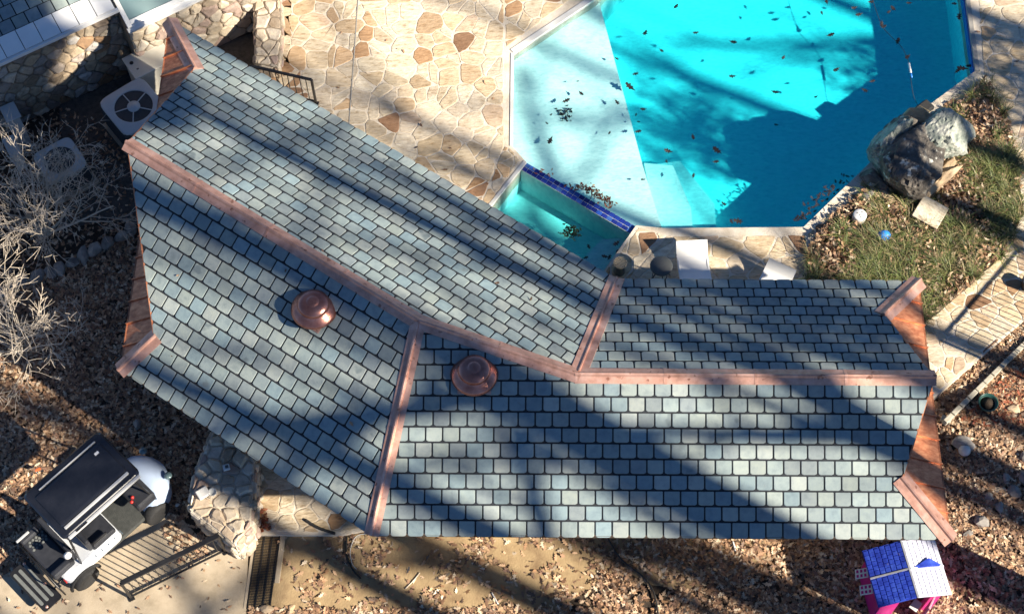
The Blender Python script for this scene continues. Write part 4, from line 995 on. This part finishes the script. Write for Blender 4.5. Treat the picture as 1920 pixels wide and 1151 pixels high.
# green pot and dark ornament
q = at(1846, 765, .3); pt = empty('flower_pot', (q.x, q.y, gz(q.x, q.y)), 0, 'dark green bowl shaped flower pot in the red leaf bed', 'pot')
MB().lathe([(.10, 0), (.14, .03), (.19, .16), (.205, .20), (.195, .21), (.175, .19), (.14, .12), (.0001, .11)], n=28).build('bowl', M['green'], pt); MB().lathe([(.15, .14), (.0001, .16)], n=20).build('earth', M['soil'], pt)
q = at(1918, 538, DK); pt = empty('planter', (q.x + .08, q.y, DK), 0, 'round black planter on the flagstone path', 'planter')
MB().lathe([(.10, 0), (.13, .02), (.16, .20), (.17, .26), (.155, .27), (.14, .24), (.0001, .23)], n=28).build('bowl', M['black'], pt); MB().lathe([(.10, .235), (.0001, .245)], n=20).build('earth', M['soil'], pt)
# timber edging on the right: separate short logs
ea, eb_ = at(1772, 790, .55), at(1935, 630, .55); d = eb_ - ea
edg = empty('timber_edging', ea, 0, 'pale weathered timber edging along the red leaf bed', 'edging')
for i in range(11):
    p = ea + d * (i / 11) - ea; q = ea + d * ((i + .93) / 11) - ea
    MB().bar(p + Vector((0, 0, -.08 + random.uniform(-.01, .01))), q + Vector((0, 0, -.08 + random.uniform(-.01, .01))), .10, .16, bev=.015).build('block', M['timber'], edg)
fw_ = [at(1765, 782, .4), at(1783, 790, .4), at(1800, 770, .4)]
fwm = MB(); fwm.bar(fw_[0] + Vector((0, 0, -.02)), fw_[1] + Vector((0, 0, -.02)), .12, .1, bev=.01); o = fwm.build('timber_offcut', M['timber']); tag(o, 'short pale timber offcut at the end of the edging', 'timber')

# hoses, cords, pipes
def cord(name, pts, r, m, label, cat='hose', z=.03):
    P = [at(u, v, z) for u, v in pts]; out = []
    for i in range(len(P) - 1):
        p0, p1, p2, p3 = P[max(i - 1, 0)], P[i], P[i + 1], P[min(i + 2, len(P) - 1)]
        for k in range(6):
            t = k / 6; out.append(.5 * ((2 * p1) + (p2 - p0) * t + (2 * p0 - 5 * p1 + 4 * p2 - p3) * t * t + (3 * p1 - p0 - 3 * p2 + p3) * t ** 3))
    out.append(P[-1]); o = MB().tube(out, r, 8).build(name, M[m]); return tag(o, label, cat)
cord('garden_hose', [(1132, 985), (1142, 1012), (1165, 1048), (1205, 1080), (1226, 1110), (1236, 1160)], .016, 'hose', 'dark hose curving over the leaves below the slate roof', z=.06)
cord('garden_hose', [(1950, 800), (1900, 848), (1870, 885), (1845, 915), (1810, 955), (1800, 968)], .022, 'hose', 'thick black hose beside the rock heap below the copper roof end', z=.12)
cord('garden_hose', [(1945, 812), (1895, 862), (1862, 898), (1830, 938), (1806, 966)], .018, 'hose', 'thin black hose running alongside the thick hose', z=.09)
cord('irrigation_pipe', [(572, 974), (595, 988), (628, 1000)], .03, 'rubber', 'short black pipe lying at the edge of the landing', 'pipe', z=.14)
cord('irrigation_pipe', [(640, 1000), (652, 992), (672, 988), (690, 995)], .02, 'rubber', 'black pipe bend at the foot of the copper hip', 'pipe', z=.06)
cord('irrigation_pipe', [(650, 1005), (650, 1040), (662, 1068), (676, 1084)], .018, 'rubber', 'black pipe trailing from the landing over the dirt', 'pipe', z=.05)
cord('cable', [(690, 1000), (668, 1005), (657, 1030), (660, 1055), (668, 1066)], .007, 'acgrey', 'thin grey cable loop beside the black pipe', 'cable', z=.07)
cord('stick', [(760, 1103), (775, 1088), (787, 1073)], .012, 'twig', 'pale straight stick lying on the bare dirt', 'stick', z=.03)
cord('stick', [(922, 1110), (934, 1132)], .016, 'coping', 'short white stake lying in shade on the dirt', 'stake', z=.03)
cord('stick', [(1374, 1014), (1379, 1032)], .018, 'coping', 'short white stake upright in the leaves under the eave', 'stake', z=.05)
q = at(68, 884, .2); ob = empty('marker_flag', (q.x, q.y, 0), .5, 'small orange marker flag in the leaves beside the golf cart', 'flag')
MB().box((.05, 0, .26), (.11, .012, .09)).build('flag', M['orange'], ob); MB().tube([(0, 0, 0), (0, 0, .31)], .006, 5).build('stake', M['acgrey'], ob)

# ------------------------------------------------------------------ poolside things
def lounge(u, v, rz, label, L=.95, W_=.66, z=.42):
    q = at(u, v, DK + z); r = empty('lounge_chair', (q.x, q.y, DK), rz, label, 'chair')
    n = 10; vs = []; fs = []
    for i in range(n + 1):
        t = i / n; y = (t - .5) * L; zz = z - .10 * math.sin(t * math.pi) + (.10 * (t - .75) * 4 if t > .75 else 0)
        for x in (-W_ / 2, W_ / 2): vs += [(x, y, zz), (x, y, zz - .03)]
    for i in range(n):
        a_ = i * 4; fs += [(a_, a_ + 2, a_ + 6, a_ + 4), (a_ + 1, a_ + 5, a_ + 7, a_ + 3), (a_, a_ + 4, a_ + 5, a_ + 1), (a_ + 2, a_ + 3, a_ + 7, a_ + 6)]
    fs += [(0, 1, 3, 2), (n * 4, n * 4 + 2, n * 4 + 3, n * 4 + 1)]
    MB().add(vs, fs).build('seat', M['white'], r)
    for x in (-W_ / 2 + .03, W_ / 2 - .03):
        for y in (-L / 2 + .1, L / 2 - .1): MB().box((x, y, (z - .08) / 2), (.045, .045, z - .06), bev=.008).build('leg', M['white'], r)
        MB().box((x, 0, z - .10), (.03, L - .2, .03), bev=.006).build('side_rail', M['white'], r)
    return r
lounge(1301, 492, R(4), 'white sling lounge chair standing beside the round grey table')
lounge(1452, 527, R(-28), 'white lounge chair half hidden behind the slate eave', .80, .62, .36)
q = at(1240, 498, DK + .62); tb = empty('round_table', (q.x, q.y, DK), 0, 'round dark grey patio table beside the white lounge chair', 'table')
MB().lathe([(.0001, .575), (.22, .58), (.235, .59), (.235, .61), (.22, .62), (.0001, .622)], n=36).build('tabletop', M['steel'], tb)
for k in range(4):
    a_ = k * math.pi / 2 + .4; MB().tube([(.08 * math.cos(a_), .08 * math.sin(a_), .58), (.12 * math.cos(a_), .12 * math.sin(a_), .3), (.26 * math.cos(a_), .26 * math.sin(a_), 0.01)], .012, 6).build('leg', M['black'], tb)
MB().tube([(.15 * math.cos(2 * math.pi * k / 20), .15 * math.sin(2 * math.pi * k / 20), .2) for k in range(21)], .008, 5, cap=False).build('ring', M['black'], tb)
q = at(1163, 492, DK + .40); st = empty('straw_stool', (q.x, q.y, DK), R(-18), 'round slatted straw stool at the spa corner', 'stool')
MB().lathe([(.115, 0), (.125, .02), (.10, .19), (.125, .37), (.135, .385)], n=28).build('base', M['steel'], st)
for i in range(7):
    y = -.105 + i * .035; hwid = math.sqrt(max(.0001, .128 ** 2 - y * y)); MB().box((0, y, .395), (hwid * 2, .028, .022), bev=.006).build('slat', M['wicker'], st)
MB().tube([(.138 * math.cos(2 * math.pi * k / 28), .138 * math.sin(2 * math.pi * k / 28), .39) for k in range(29)], .010, 6, cap=False).build('rim', M['wicker'], st)
q = at(1613, 402, DK + .25); sk = empty('pool_skimmer', (q.x, q.y, DK + .02), R(10), 'white round skimmer cover with dark slots beside the boulder', 'skimmer')
MB().lathe([(.145, 0), (.145, .21), (.135, .225), (.0001, .228)], n=32).build('disc', M['white'], sk)
for (x, y) in ((-.05, .045), (.055, .05), (-.01, -.01), (0, -.06)): MB().box((x, y, .229), (.035, .018, .008), bev=.003).build('slot', M['steel'], sk)
b_ = link('ball', rock_mesh('ball', (.24, .20, .22), 200, 4, rough=.0), None, M['ball']); q = at(1657, 443, DK + .15); b_.location = (q.x, q.y, DK + .06); tag(b_, 'shiny blue toy ball in the grass bed', 'ball')
for p_ in b_.data.polygons: p_.use_smooth = True
# safety rope and float
cord('pool_rope', [(1632, -12), (1652, 45), (1670, 68), (1690, 88), (1700, 108), (1705, 122), (1708, 150), (1713, 180), (1722, 200)], .006, 'hose', 'thin dark rope floating across the pool water', 'rope', z=WL + .006)
p0, p1 = at(1704, 118, WL + .02), at(1708, 138, WL + .02); fl = MB().tube([p0, p0.lerp(p1, .1), p0.lerp(p1, .9), p1], [.012, .028, .028, .012], 10).build('pool_float', M['white']); tag(fl, 'small white float on the rope in the pool', 'float')
fl2 = MB().tube([p1, p1 + (p1 - p0) * .4], .022, 8).build('float_cap', M['ball']); fl2.parent = fl

# ------------------------------------------------------------------ leaves
def leaf_outline(kind, rnd):
    # oak outlines: blade axis along x, rounded lobes left and right
    if kind == 0: o = [(1, 0), (.72, .16), (.66, .42), (.38, .16), (.16, .52), (-.10, .16), (-.36, .38), (-.5, .10), (-1, .0), (-.5, -.10), (-.34, -.40), (-.08, -.16), (.2, -.50), (.40, -.16), (.64, -.40), (.74, -.15)]
    elif kind == 1: o = [(1, 0), (.6, .12), (.72, .44), (.30, .14), (.12, .60), (-.16, .14), (-.42, .30), (-.55, .07), (-1, .0), (-.55, -.07), (-.42, -.34), (-.14, -.14), (.10, -.56), (.32, -.14), (.70, -.48), (.62, -.12)]
    else: o = [(.95, 0), (.8, .26), (.5, .24), (.42, .56), (.1, .26), (-.14, .48), (-.36, .18), (-.6, .12), (-1, .0), (-.6, -.12), (-.34, -.20), (-.16, -.46), (.1, -.24), (.40, -.58), (.5, -.22), (.8, -.24)]
    return o
def leaf_mesh(kind, m):
    o = leaf_outline(kind, random); vs = [(0, 0, 0.0)] + [(x, y, .18 * (x * x + y * y) - .12 * abs(y)) for x, y in o]; n = len(o)
    vs += [(-1.0, .0, .1), (-.45, .03, .0)]
    fs = [(0, 1 + i, 1 + (i + 1) % n) for i in range(n)] + [(0, n + 2, n + 1)]
    me = bpy.data.meshes.new('leaf'); me.from_pydata(vs, [], fs); me.materials.append(M[m]); return me
LM = [leaf_mesh(k, 'wetleaf') for k in range(3)]; LR = [leaf_mesh(k, 'litter') for k in range(3)]
c3 = [(750, 185, 1.2), (1035, 185, 1), (1243, 237, 1), (920, 40, 1), (840, 285, .8), (588, 330, .8), (692, 417, .9), (665, 490, 1.5), (590, 575, 1.1), (388, 525, 1.1), (368, 458, .6), (302, 568, 1.2), (547, 750, .6), (215, 790, 1.2), (707, 740, .9), (740, 615, .9), (1018, 770, .9), (1155, 848, 1.4), (1145, 910, .9), (880, 850, 1.2), (1240, 430, 1), (738, 1010, .8), (220, 645, .5), (195, 693, .5), (1190, 1145, 1), (710, 685, .6), (697, 648, .5), (870, 910, .7)]
c4 = [(485, 45, 1), (512, 82, 1.2), (303, 76, .8), (350, 198, 1), (85, 327, .9), (385, 392, 1), (37, 518, 1.1), (270, 545, .7), (543, 508, 1), (585, 458, .8), (48, 703, .6), (577, 12, .9), (640, 135, 1), (650, 152, .9), (730, 235, 1.1), (785, 320, 1), (705, 50, 1), (1045, 22, 1), (1075, 98, 1.2), (1065, 400, 1.2), (1095, 385, 1.3), (1128, 372, 1), (680, 68, .7), (795, 18, .8), (330, 12, .9), (1040, 512, .9)]
rnd = random.Random(9)
lv = [(960 + x / 3, y / 3, s, WL + .008) for x, y, s in c3] + [(1440 + x / 3, y / 3, s, WL + .008) for x, y, s in c4] + [(1382, 414, 1.3, WL + .008), (1372, 416, .9, WL + .008), (1300, 330, .8, WL + .008)]
for (u, v, s, z) in lv:
    o = bpy.data.objects.new('leaf', rnd.choice(LM)); COL.objects.link(o); o.location = at(u, v, z); k = .098 * s * rnd.uniform(.85, 1.1); o.scale = (k, k, k); o.rotation_euler = (rnd.uniform(-.15, .15), rnd.uniform(-.15, .15), rnd.uniform(0, 6.3))
    tag(o, 'dark oak leaf floating on the pool water', 'leaf', 'leaves floating on the pool')
for (u, v, s) in ((1104, 463, 1.1), (1156, 456, 1.5), (1135, 481, 1.2), (1142, 483, 1.2), (1098, 483, 1), (1157, 472, .9)):
    o = bpy.data.objects.new('leaf', rnd.choice(LM)); COL.objects.link(o); o.location = at(u, v, WL + .02); k = .075 * s; o.scale = (k, k, k); o.rotation_euler = (0, 0, rnd.uniform(0, 6.3)); tag(o, 'dark oak leaf floating in the small spa', 'leaf', 'leaves floating in the spa')
def roofat(u, v, k):
    z = 3.5
    for _ in range(60): p = at(u, v, z); z = .5 * z + .5 * zf[k](p)
    return p
for (u, v, k, s) in ((660, 797, 'Lf', 1.1), (932, 533, 'Lb', 1.0), (996, 562, 'Lb', .9), (606, 473, 'Lb', .7), (536, 511, 'Lf', .8), (335, 519, 'Lf', .7), (323, 670, 'Lf', .6), (688, 806, 'Lf', .4)):
    o = bpy.data.objects.new('leaf', rnd.choice(LR)); COL.objects.link(o); p = roofat(u, v, k); o.location = p + Vector((0, 0, .06)); q_ = .06 * s; o.scale = (q_, q_, q_); o.rotation_euler = (rnd.uniform(-.5, .5), rnd.uniform(-.5, .5), rnd.uniform(0, 6.3)); tag(o, 'curled tan leaf lying on the slate roof', 'leaf', 'leaves on the slate roof')
for (u, v) in ((900, 1060), (915, 1090), (640, 62), (725, 76), (747, 92), (757, 97), (790, 235), (910, 155), (925, 185), (780, 277), (845, 278), (836, 318), (635, 165), (690, 137), (1835, 60), (1908, 115)):
    dkz = DK + .02 if v < 700 else .03
    o = bpy.data.objects.new('leaf', rnd.choice(LR)); COL.objects.link(o); o.location = at(u, v, dkz); q_ = .06 * rnd.uniform(.7, 1.2); o.scale = (q_, q_, q_); o.rotation_euler = (rnd.uniform(-.3, .3), rnd.uniform(-.3, .3), rnd.uniform(0, 6.3)); tag(o, 'single curled brown leaf lying on open paving or dirt', 'leaf', 'single fallen leaves')

def scatter(name, pts, m, smin, smax, seed, label, tilt=.33, zamp=.04, parent=None):
    """many small lobed leaves as one mesh"""
    rg = np.random.default_rng(seed); n = len(pts); P = np.array(pts, dtype=float)
    base = []
    for k in range(3):
        o = leaf_outline(k, None); base.append(np.array([(x, y, .16 * x * x - .22 * abs(y)) for x, y in o[::1]]))
    m_ = base[0].shape[0]; B = np.stack(base)[rg.integers(0, 3, n)]
    s = rg.uniform(smin, smax, n)[:, None, None]; B = B * s
    a_ = rg.uniform(0, 2 * np.pi, n); tx = rg.normal(0, tilt, n); ty = rg.normal(0, tilt, n)
    ca, sa = np.cos(a_)[:, None], np.sin(a_)[:, None]
    x, y, z = B[:, :, 0], B[:, :, 1], B[:, :, 2] + np.where(rg.random(n) < .5, 1, -1)[:, None] * B[:, :, 2] * .4
    y, z = y * np.cos(tx)[:, None] - z * np.sin(tx)[:, None], y * np.sin(tx)[:, None] + z * np.cos(tx)[:, None]
    x, z = x * np.cos(ty)[:, None] + z * np.sin(ty)[:, None], -x * np.sin(ty)[:, None] + z * np.cos(ty)[:, None]
    X = x * ca - y * sa + P[:, 0:1]; Y = x * sa + y * ca + P[:, 1:2]; Z = z + P[:, 2:3] + rg.uniform(0, zamp, n)[:, None]
    V = np.stack([X, Y, Z], 2).reshape(-1, 3).astype(np.float32)
    me = bpy.data.meshes.new(name); me.vertices.add(n * m_); me.vertices.foreach_set('co', V.ravel()); me.loops.add(n * m_); me.loops.foreach_set('vertex_index', np.arange(n * m_, dtype=np.int32))
    me.polygons.add(n); me.polygons.foreach_set('loop_start', np.arange(0, n * m_, m_, dtype=np.int32)); me.polygons.foreach_set('loop_total', np.full(n, m_, dtype=np.int32)); me.update(calc_edges=True)
    face_attr(me, rg.random(n)); o = link(name, me, parent, M[m]); tag(o, label, kind='stuff'); return o
def fill(poly, dens, seed, zfun, mask=None):
    rg = random.Random(seed); x0, x1 = min(p[0] for p in poly), max(p[0] for p in poly); y0, y1 = min(p[1] for p in poly), max(p[1] for p in poly); out = []
    for _ in range(int((x1 - x0) * (y1 - y0) * dens)):
        p = (rg.uniform(x0, x1), rg.uniform(y0, y1))
        if not inside(p, poly): continue
        if mask and rg.random() > mask(p): continue
        out.append((p[0], p[1], zfun(*p)))
    return out
nz2 = lambda p, f, o=0: noise.noise(Vector((p[0] * f + o, p[1] * f - o, o)))
g2 = lambda u, v: at2(u, v, 0)
zg = lambda x, y: gz(x, y) + .006
def mfront(p):
    # dirt stays mostly clear; drifts against the wall and to the right
    t = sstep(-.5, 5.0, p[0] + 1.6 * nz2(p, .9)); return .10 + .75 * t
front = fill([g2(524, 1000), g2(700, 965), g2(1940, 965), g2(1940, 1175), g2(524, 1175)], 620, 1, zg, lambda p: max(.04, min(1, mfront(p) + .75 * nz2(p, 1.3, 4) + .35 * nz2(p, 3.7, 9))))
front += fill([g2(470, 1140), g2(1940, 1140), g2(1940, 1175), g2(470, 1175)], 400, 2, zg)
scatter('leaf_litter', front, 'litter', .055, .105, 1, 'brown oak leaf litter in front of the slate roof')
left = fill([g2(-20, 545), g2(100, 510), g2(245, 440), g2(420, 560), g2(470, 860), g2(366, 900), g2(345, 985), g2(240, 940), g2(100, 1035), g2(-20, 1095)], 560, 3, zg)
scatter('leaf_litter', left, 'litter', .05, .095, 2, 'dark leaf litter around the golf cart and bare shrub')
pits = fill([g2(-20, 150), g2(250, 250), g2(250, 440), g2(-20, 545)], 120, 4, zg)
scatter('leaf_litter', pits, 'litter', .045, .08, 3, 'sparse leaf litter beside the condenser units')
right = fill([g2(1730, 690), g2(1950, 500), g2(1950, 1000), g2(1770, 1000)], 640, 5, zg, lambda p: 1 if not inside(p, OUT) else 0)
scatter('leaf_litter', right, 'litter', .05, .10, 4, 'brown leaf litter beside the copper roof end')
redp = fill([at2(1800, 785, .4), at2(1945, 650, .4), at2(1945, 800, .4), at2(1850, 800, .4)], 700, 6, zg)
scatter('leaf_litter', redp, 'redleaf', .045, .085, 5, 'red brown leaf litter behind the timber edging')
scatter('leaf_litter', fill([g2(478, 1003), g2(470, 950), g2(500, 960), g2(508, 1000)], 900, 7, lambda x, y: .13), 'redleaf', .045, .08, 6, 'red brown leaves gathered beside the stone pier')
scatter('leaf_litter', fill([g2(300, 985), g2(380, 985), g2(395, 1040), g2(340, 1060)], 260, 8, lambda x, y: .03), 'litter', .045, .08, 7, 'brown leaves drifted under the black railing by the cart')
scatter('leaf_litter', fill([g2(0, 1110), g2(460, 1030), g2(460, 1160), g2(0, 1160)], 14, 18, lambda x, y: .03), 'litter', .04, .07, 17, 'few scattered leaves on the concrete pad')
# leaf heaps in the water
def heap(u, v, z, r, n, m, seed, label, hgt=.05, el=1.0):
    c = at(u, v, z); rg = random.Random(seed); pts = []
    for _ in range(n):
        a_ = rg.uniform(0, 6.3); d_ = r * math.sqrt(rg.random()) * (1 if rg.random() < .8 else 1.6); pts.append((c.x + d_ * math.cos(a_) * el, c.y + d_ * math.sin(a_), c.z + hgt * rg.random() * (1 - d_ / r / 1.7)))
    return scatter('leaf_heap', pts, m, .03, .06, seed, label, tilt=.4, zamp=.01)
heap(1060, 214, LG + .012, .16, 45, 'wetleaf', 21, 'dark wet leaf heap on the shallow pool ledge')
heap(1070, 436, WL - .02, .17, 110, 'evergreen', 22, 'dark green leaf clump sunk in the small spa', .06)
h = []
for (u, v) in ((1085, 350), (1100, 355), (1112, 360), (1122, 368), (1135, 375), (1145, 383), (1066, 352), (1010, 320), (1030, 327)):
    c = at(u, v, WL + .05); rg = random.Random(u)
    for _ in range(26 if u > 1070 else 5): h.append((c.x + rg.gauss(0, .07), c.y + rg.gauss(0, .05), WL + .05 + rg.random() * .04))
scatter('leaf_heap', h, 'redleaf', .03, .055, 23, 'red brown leaves caught along the blue tile spillway')
h = []
for i in range(60):
    t = rnd.random(); p = at(1505 + 95 * t + rnd.gauss(0, 6), 418 - 85 * t + rnd.gauss(0, 6), WL + .01); h.append((p.x - .12, p.y + .06, WL + .01))
scatter('leaf_heap', h, 'wetleaf', .04, .07, 24, 'dark leaves drifted along the pool edge below the boulder', tilt=.15)
# ------------------------------------------------------------------ grass bed
bed = [dk(1842, 150), dk(1885, 215), dk(1912, 320), dk(1918, 395), dk(1880, 480), dk(1800, 555), dk(1738, 600), dk(1700, 640), dk(1560, 620), dk(1515, 530), dk(1512, 470), dk(1560, 405), dk(1660, 330), dk(1740, 255)]
gb = MB().prism(wob(bed, .03, .3, 5), DK - .03, DK + .03).build('garden_bed', M['soil']); tag(gb, 'dark soil of the grass bed beside the boulder', kind='structure')
def blades():
    rg = random.Random(31); vs = []; fs = []; tn = []
    P = fill(bed, 34, 33, lambda x, y: DK + .02, lambda p: max(.10, min(1, .72 + 1.1 * nz2(p, 1.0, 2))))
    big = Vector((at(1705, 320, DK).x, at(1705, 320, DK).y)); dry = at(1840, 230, DK); step = at(1735, 406, DK); skm = at(1613, 402, DK + .1)
    for (x, y, z) in P:
        if (Vector((x, y)) - big).length < .8 or math.hypot(x - step.x, y - step.y) < .36 or math.hypot(x - skm.x, y - skm.y) < .36: continue
        if math.hypot(x - dry.x, y - dry.y) < .9 and rg.random() < .8: continue
        big_ = rg.uniform(.7, 1.35); hue = rg.random(); lx, ly = rg.gauss(0, .25), rg.gauss(0, .25)
        for _ in range(int(46 * big_)):
            a_ = rg.uniform(0, 6.3); L = rg.uniform(.20, .42) * big_; wd = rg.uniform(.006, .011); lean = rg.uniform(.35, 1.15); b0 = len(vs)
            ox, oy = rg.gauss(0, .05), rg.gauss(0, .05); ca, sa = math.cos(a_) + lx, math.sin(a_) + ly
            for k in range(4):
                t = k / 3; r_ = L * lean * t * t; h_ = L * (t - .48 * lean * t * t); ww = wd * (1 - t * .85)
                cx, cy = x + ox + r_ * ca, y + oy + r_ * sa; vs += [(cx - ww * math.sin(a_), cy + ww * math.cos(a_), z + h_), (cx + ww * math.sin(a_), cy - ww * math.cos(a_), z + h_)]
            for k in range(3): fs.append((b0 + 2 * k, b0 + 2 * k + 1, b0 + 2 * k + 3, b0 + 2 * k + 2))
            tn += [(hue + rg.random() * .45) % 1.0] * 3
    me = bpy.data.meshes.new('grass'); me.from_pydata(vs, [], fs); face_attr(me, tn); o = link('grass', me, None, M['blade']); tag(o, 'tufted green ornamental grass in the bed beside the pool', kind='stuff')
blades()
scatter('leaf_litter', fill(bed, 620, 34, lambda x, y: DK + .04 + .14 * random.random(), lambda p: max(.22, min(1, .5 - 1.2 * nz2(p, 1.0, 2)))), 'litter', .045, .085, 35, 'brown oak leaves caught in the grass bed', tilt=.6)
scatter('leaf_litter', fill([dk(1842, 150), dk(1885, 215), dk(1890, 300), dk(1790, 290), dk(1760, 240)], 700, 36, lambda x, y: DK + .05), 'litter', .045, .085, 37, 'dense brown leaf litter at the dry end of the grass bed', tilt=.5)

# ------------------------------------------------------------------ bare shrub and trees
def grow_branch(mb, p, d, L, r, depth, rg, kids, n=5, curl=.25, up=.0, rmin=.004, spread=(.45, .95)):
    pts = [p]; rad = [r]; seg = max(2, int(L / max(.06, L / 5))); q = Vector(p); dd = Vector(d)
    for i in range(seg):
        dd = (dd + Vector((rg.gauss(0, curl), rg.gauss(0, curl), rg.gauss(0, curl) + up)) * (.6 / seg ** .5)).normalized(); q = q + dd * (L / seg); pts.append(q.copy()); rad.append(max(rmin * .6, r * (1 - .55 * (i + 1) / seg)))
    mb.tube(pts, rad, n if depth > 1 else 4, cap=False)
    if depth <= 0: return
    for k in range(kids[min(len(kids) - 1, depth)]):
        t = rg.uniform(.25, 1.0); i = min(seg - 1, int(t * seg)); base = pts[i].lerp(pts[i + 1], t * seg - i)
        ax = dd.cross(Vector((rg.gauss(0, 1), rg.gauss(0, 1), rg.gauss(0, 1)))).normalized(); a_ = rg.uniform(*spread)
        nd = (Matrix.Rotation(a_, 3, ax) @ (pts[i + 1] - pts[i]).normalized())
        grow_branch(mb, base, nd, L * rg.uniform(.45, .72), max(rmin, rad[i] * rg.uniform(.45, .65)), depth - 1, rg, kids, n, curl, up, rmin, spread)
def shrub(loc, seed, label, stems, L, r0):
    rg = random.Random(seed); root = empty('bare_shrub', loc, 0, label, 'shrub')
    for i in range(stems):
        a_ = 2 * math.pi * (i + rg.random() * .7) / stems; mb = MB(); el = rg.uniform(.6, 1.3)
        grow_branch(mb, Vector((0, 0, 0)), Vector((math.cos(a_) * math.cos(el), math.sin(a_) * math.cos(el), math.sin(el))), L * rg.uniform(.75, 1.1), r0, 4, rg, [0, 3, 3, 4, 4], 5, .34, .05, .0062)
        mb.build('stem', M['twig'], root)
q = at(95, 430, 0); shrub((q.x - .1, q.y - .15, 0), 4, 'bare twiggy shrub with pale branches beside the condenser units', 11, 2.0, .034)
q = at(60, 660, 0); shrub((q.x - .35, q.y, 0), 6, 'bare twiggy shrub with pale branches above the leaf litter by the cart', 8, 1.7, .028)
ns_ = Vector((math.sin(-SUN_AZ), math.cos(-SUN_AZ))); ts_ = Vector((math.cos(SUN_AZ), math.sin(SUN_AZ)))
def base_at(c, t): v = ns_ * c + ts_ * t; return (v.x, v.y, -.05)
def make_tree(seed, H, r0, lean, nl=14):
    rg = random.Random(seed); root = empty('bare_tree', (0, 0, 0)); n = 12; pts = []; rad = []
    for i in range(n + 1):
        t = i / n; pts.append(Vector((lean[0] * t * H + .25 * math.sin(t * 5 + seed), lean[1] * t * H + .22 * math.sin(t * 4 + seed * 2), t * H))); rad.append(r0 * (1 - .62 * t))
    MB().tube(pts, rad, 12).build('trunk', M['bark'], root); mb = MB()
    for k in range(nl):
        t = rg.uniform(.34, .98); i = min(n - 1, int(t * n)); p = pts[i].lerp(pts[i + 1], t * n - i); a_ = rg.uniform(0, 6.3); el = rg.uniform(.35, 1.0)
        grow_branch(mb, p, Vector((math.cos(a_) * math.cos(el), math.sin(a_) * math.cos(el), math.sin(el))), (1.15 - t * .75) * H * .22 * rg.uniform(.7, 1.1), rad[i] * rg.uniform(.45, .7), 2, rg, [0, 2, 3], 6, .22, .08, .014)
    mb.build('crown', M['bark'], root); return root
trees = [make_tree(1, 30, .36, (.004, 0), 8), make_tree(2, 28, .28, (-.006, .004), 6), make_tree(3, 34, .52, (.0, .005), 10), make_tree(4, 29, .26, (.005, -.004), 4)]
spots = [(-9.0, 26, 2, 1.1, 3.3), (-7.4, 22, 0, 1.1, 1.0), (-3.85, 16, 1, 1.1, 4.1), (-2.35, 20, 0, 1.1, 0), (-1.3, 29, 3, 1.2, 1.5), (0.0, 22, 2, 1.15, 1), (2.1, 25, 0, 1.2, 4), (3.2, 27, 1, 1.2, 3), (4.1, 21, 0, 1.05, 3), (5.0, 29, 1, 1.1, 5.5), (6.4, 24, 3, 1.1, 5), (8.9, 27, 3, 1.0, 1.2), (11.0, 24, 1, 1.1, 2.2), (14.6, 26, 0, 1, 5.2)]
used = set()
for (c, t, k, s, rz) in spots:
    src = trees[k]
    if k in used: src = copy_tree(trees[k])
    used.add(k); src.location = base_at(c, t); src.scale = (s, s, s); src.rotation_euler = (0, 0, rz); tag(src, 'tall bare winter tree with grey trunk standing beyond the right edge of the garden', 'tree', 'bare trees beyond the garden')
def evergreen(c, t, H, zlo, rad, seed, n, label):  # unseen trees added for their shade; crown height and density shaped to suit
    root = empty('added_shade_tree', base_at(c, t), 0, label, 'tree'); rg = random.Random(seed)
    MB().tube([(0, 0, 0), (.05, 0, H * .5), (0, .03, H * .92)], [.2, .13, .03], 10).build('trunk', M['bark'], root); vs = []; fs = []
    for _ in range(n):
        a_ = rg.uniform(0, 6.3); u = rg.uniform(-1, 1); rr = rg.random() ** .4; w_ = 1 + .25 * math.sin(3 * a_ + seed) + .18 * math.sin(5 * a_ + 7 * u)
        x = rad * w_ * rr * math.sqrt(1 - u * u) * math.cos(a_); y = rad * w_ * rr * math.sqrt(1 - u * u) * math.sin(a_); z = (zlo + H) / 2 + (H - zlo) / 2 * u * rr
        s_ = rg.uniform(.07, .14); d1 = Vector((rg.gauss(0, 1), rg.gauss(0, 1), rg.gauss(0, 1))).normalized(); d2 = d1.cross(Vector((rg.gauss(0, 1), rg.gauss(0, 1), rg.gauss(0, 1)))).normalized()
        b0 = len(vs); P = Vector((x, y, z)); vs += [P - d1 * s_, P + d2 * s_ * .5, P + d1 * s_, P - d2 * s_ * .5]; fs.append((b0, b0 + 1, b0 + 2, b0 + 3))
    MB().add(vs, fs).build('crown', M['evergreen'], root)
evergreen(9.35, 12, 8.7, 6.5, 1.2, 3, 1150, 'small unseen evergreen tree added to shade the pool beside the grass bed')
evergreen(13.1, 15, 7.9, 5.3, 1.75, 5, 1700, 'wide evergreen tree past the flagstone walk beside the pool')
evergreen(2.2, 10.6, 21.6, 17.3, 1.5, 9, 12000, 'tall slender evergreen tree standing past the playhouse')
evergreen(4.0, 21, 17.0, 13.2, 1.0, 12, 1500, 'thin unseen evergreen tree added to shade the back roof slope')
print('flagstones', NST[0], 'tiles', len(cand), 'objects', len(bpy.data.objects))
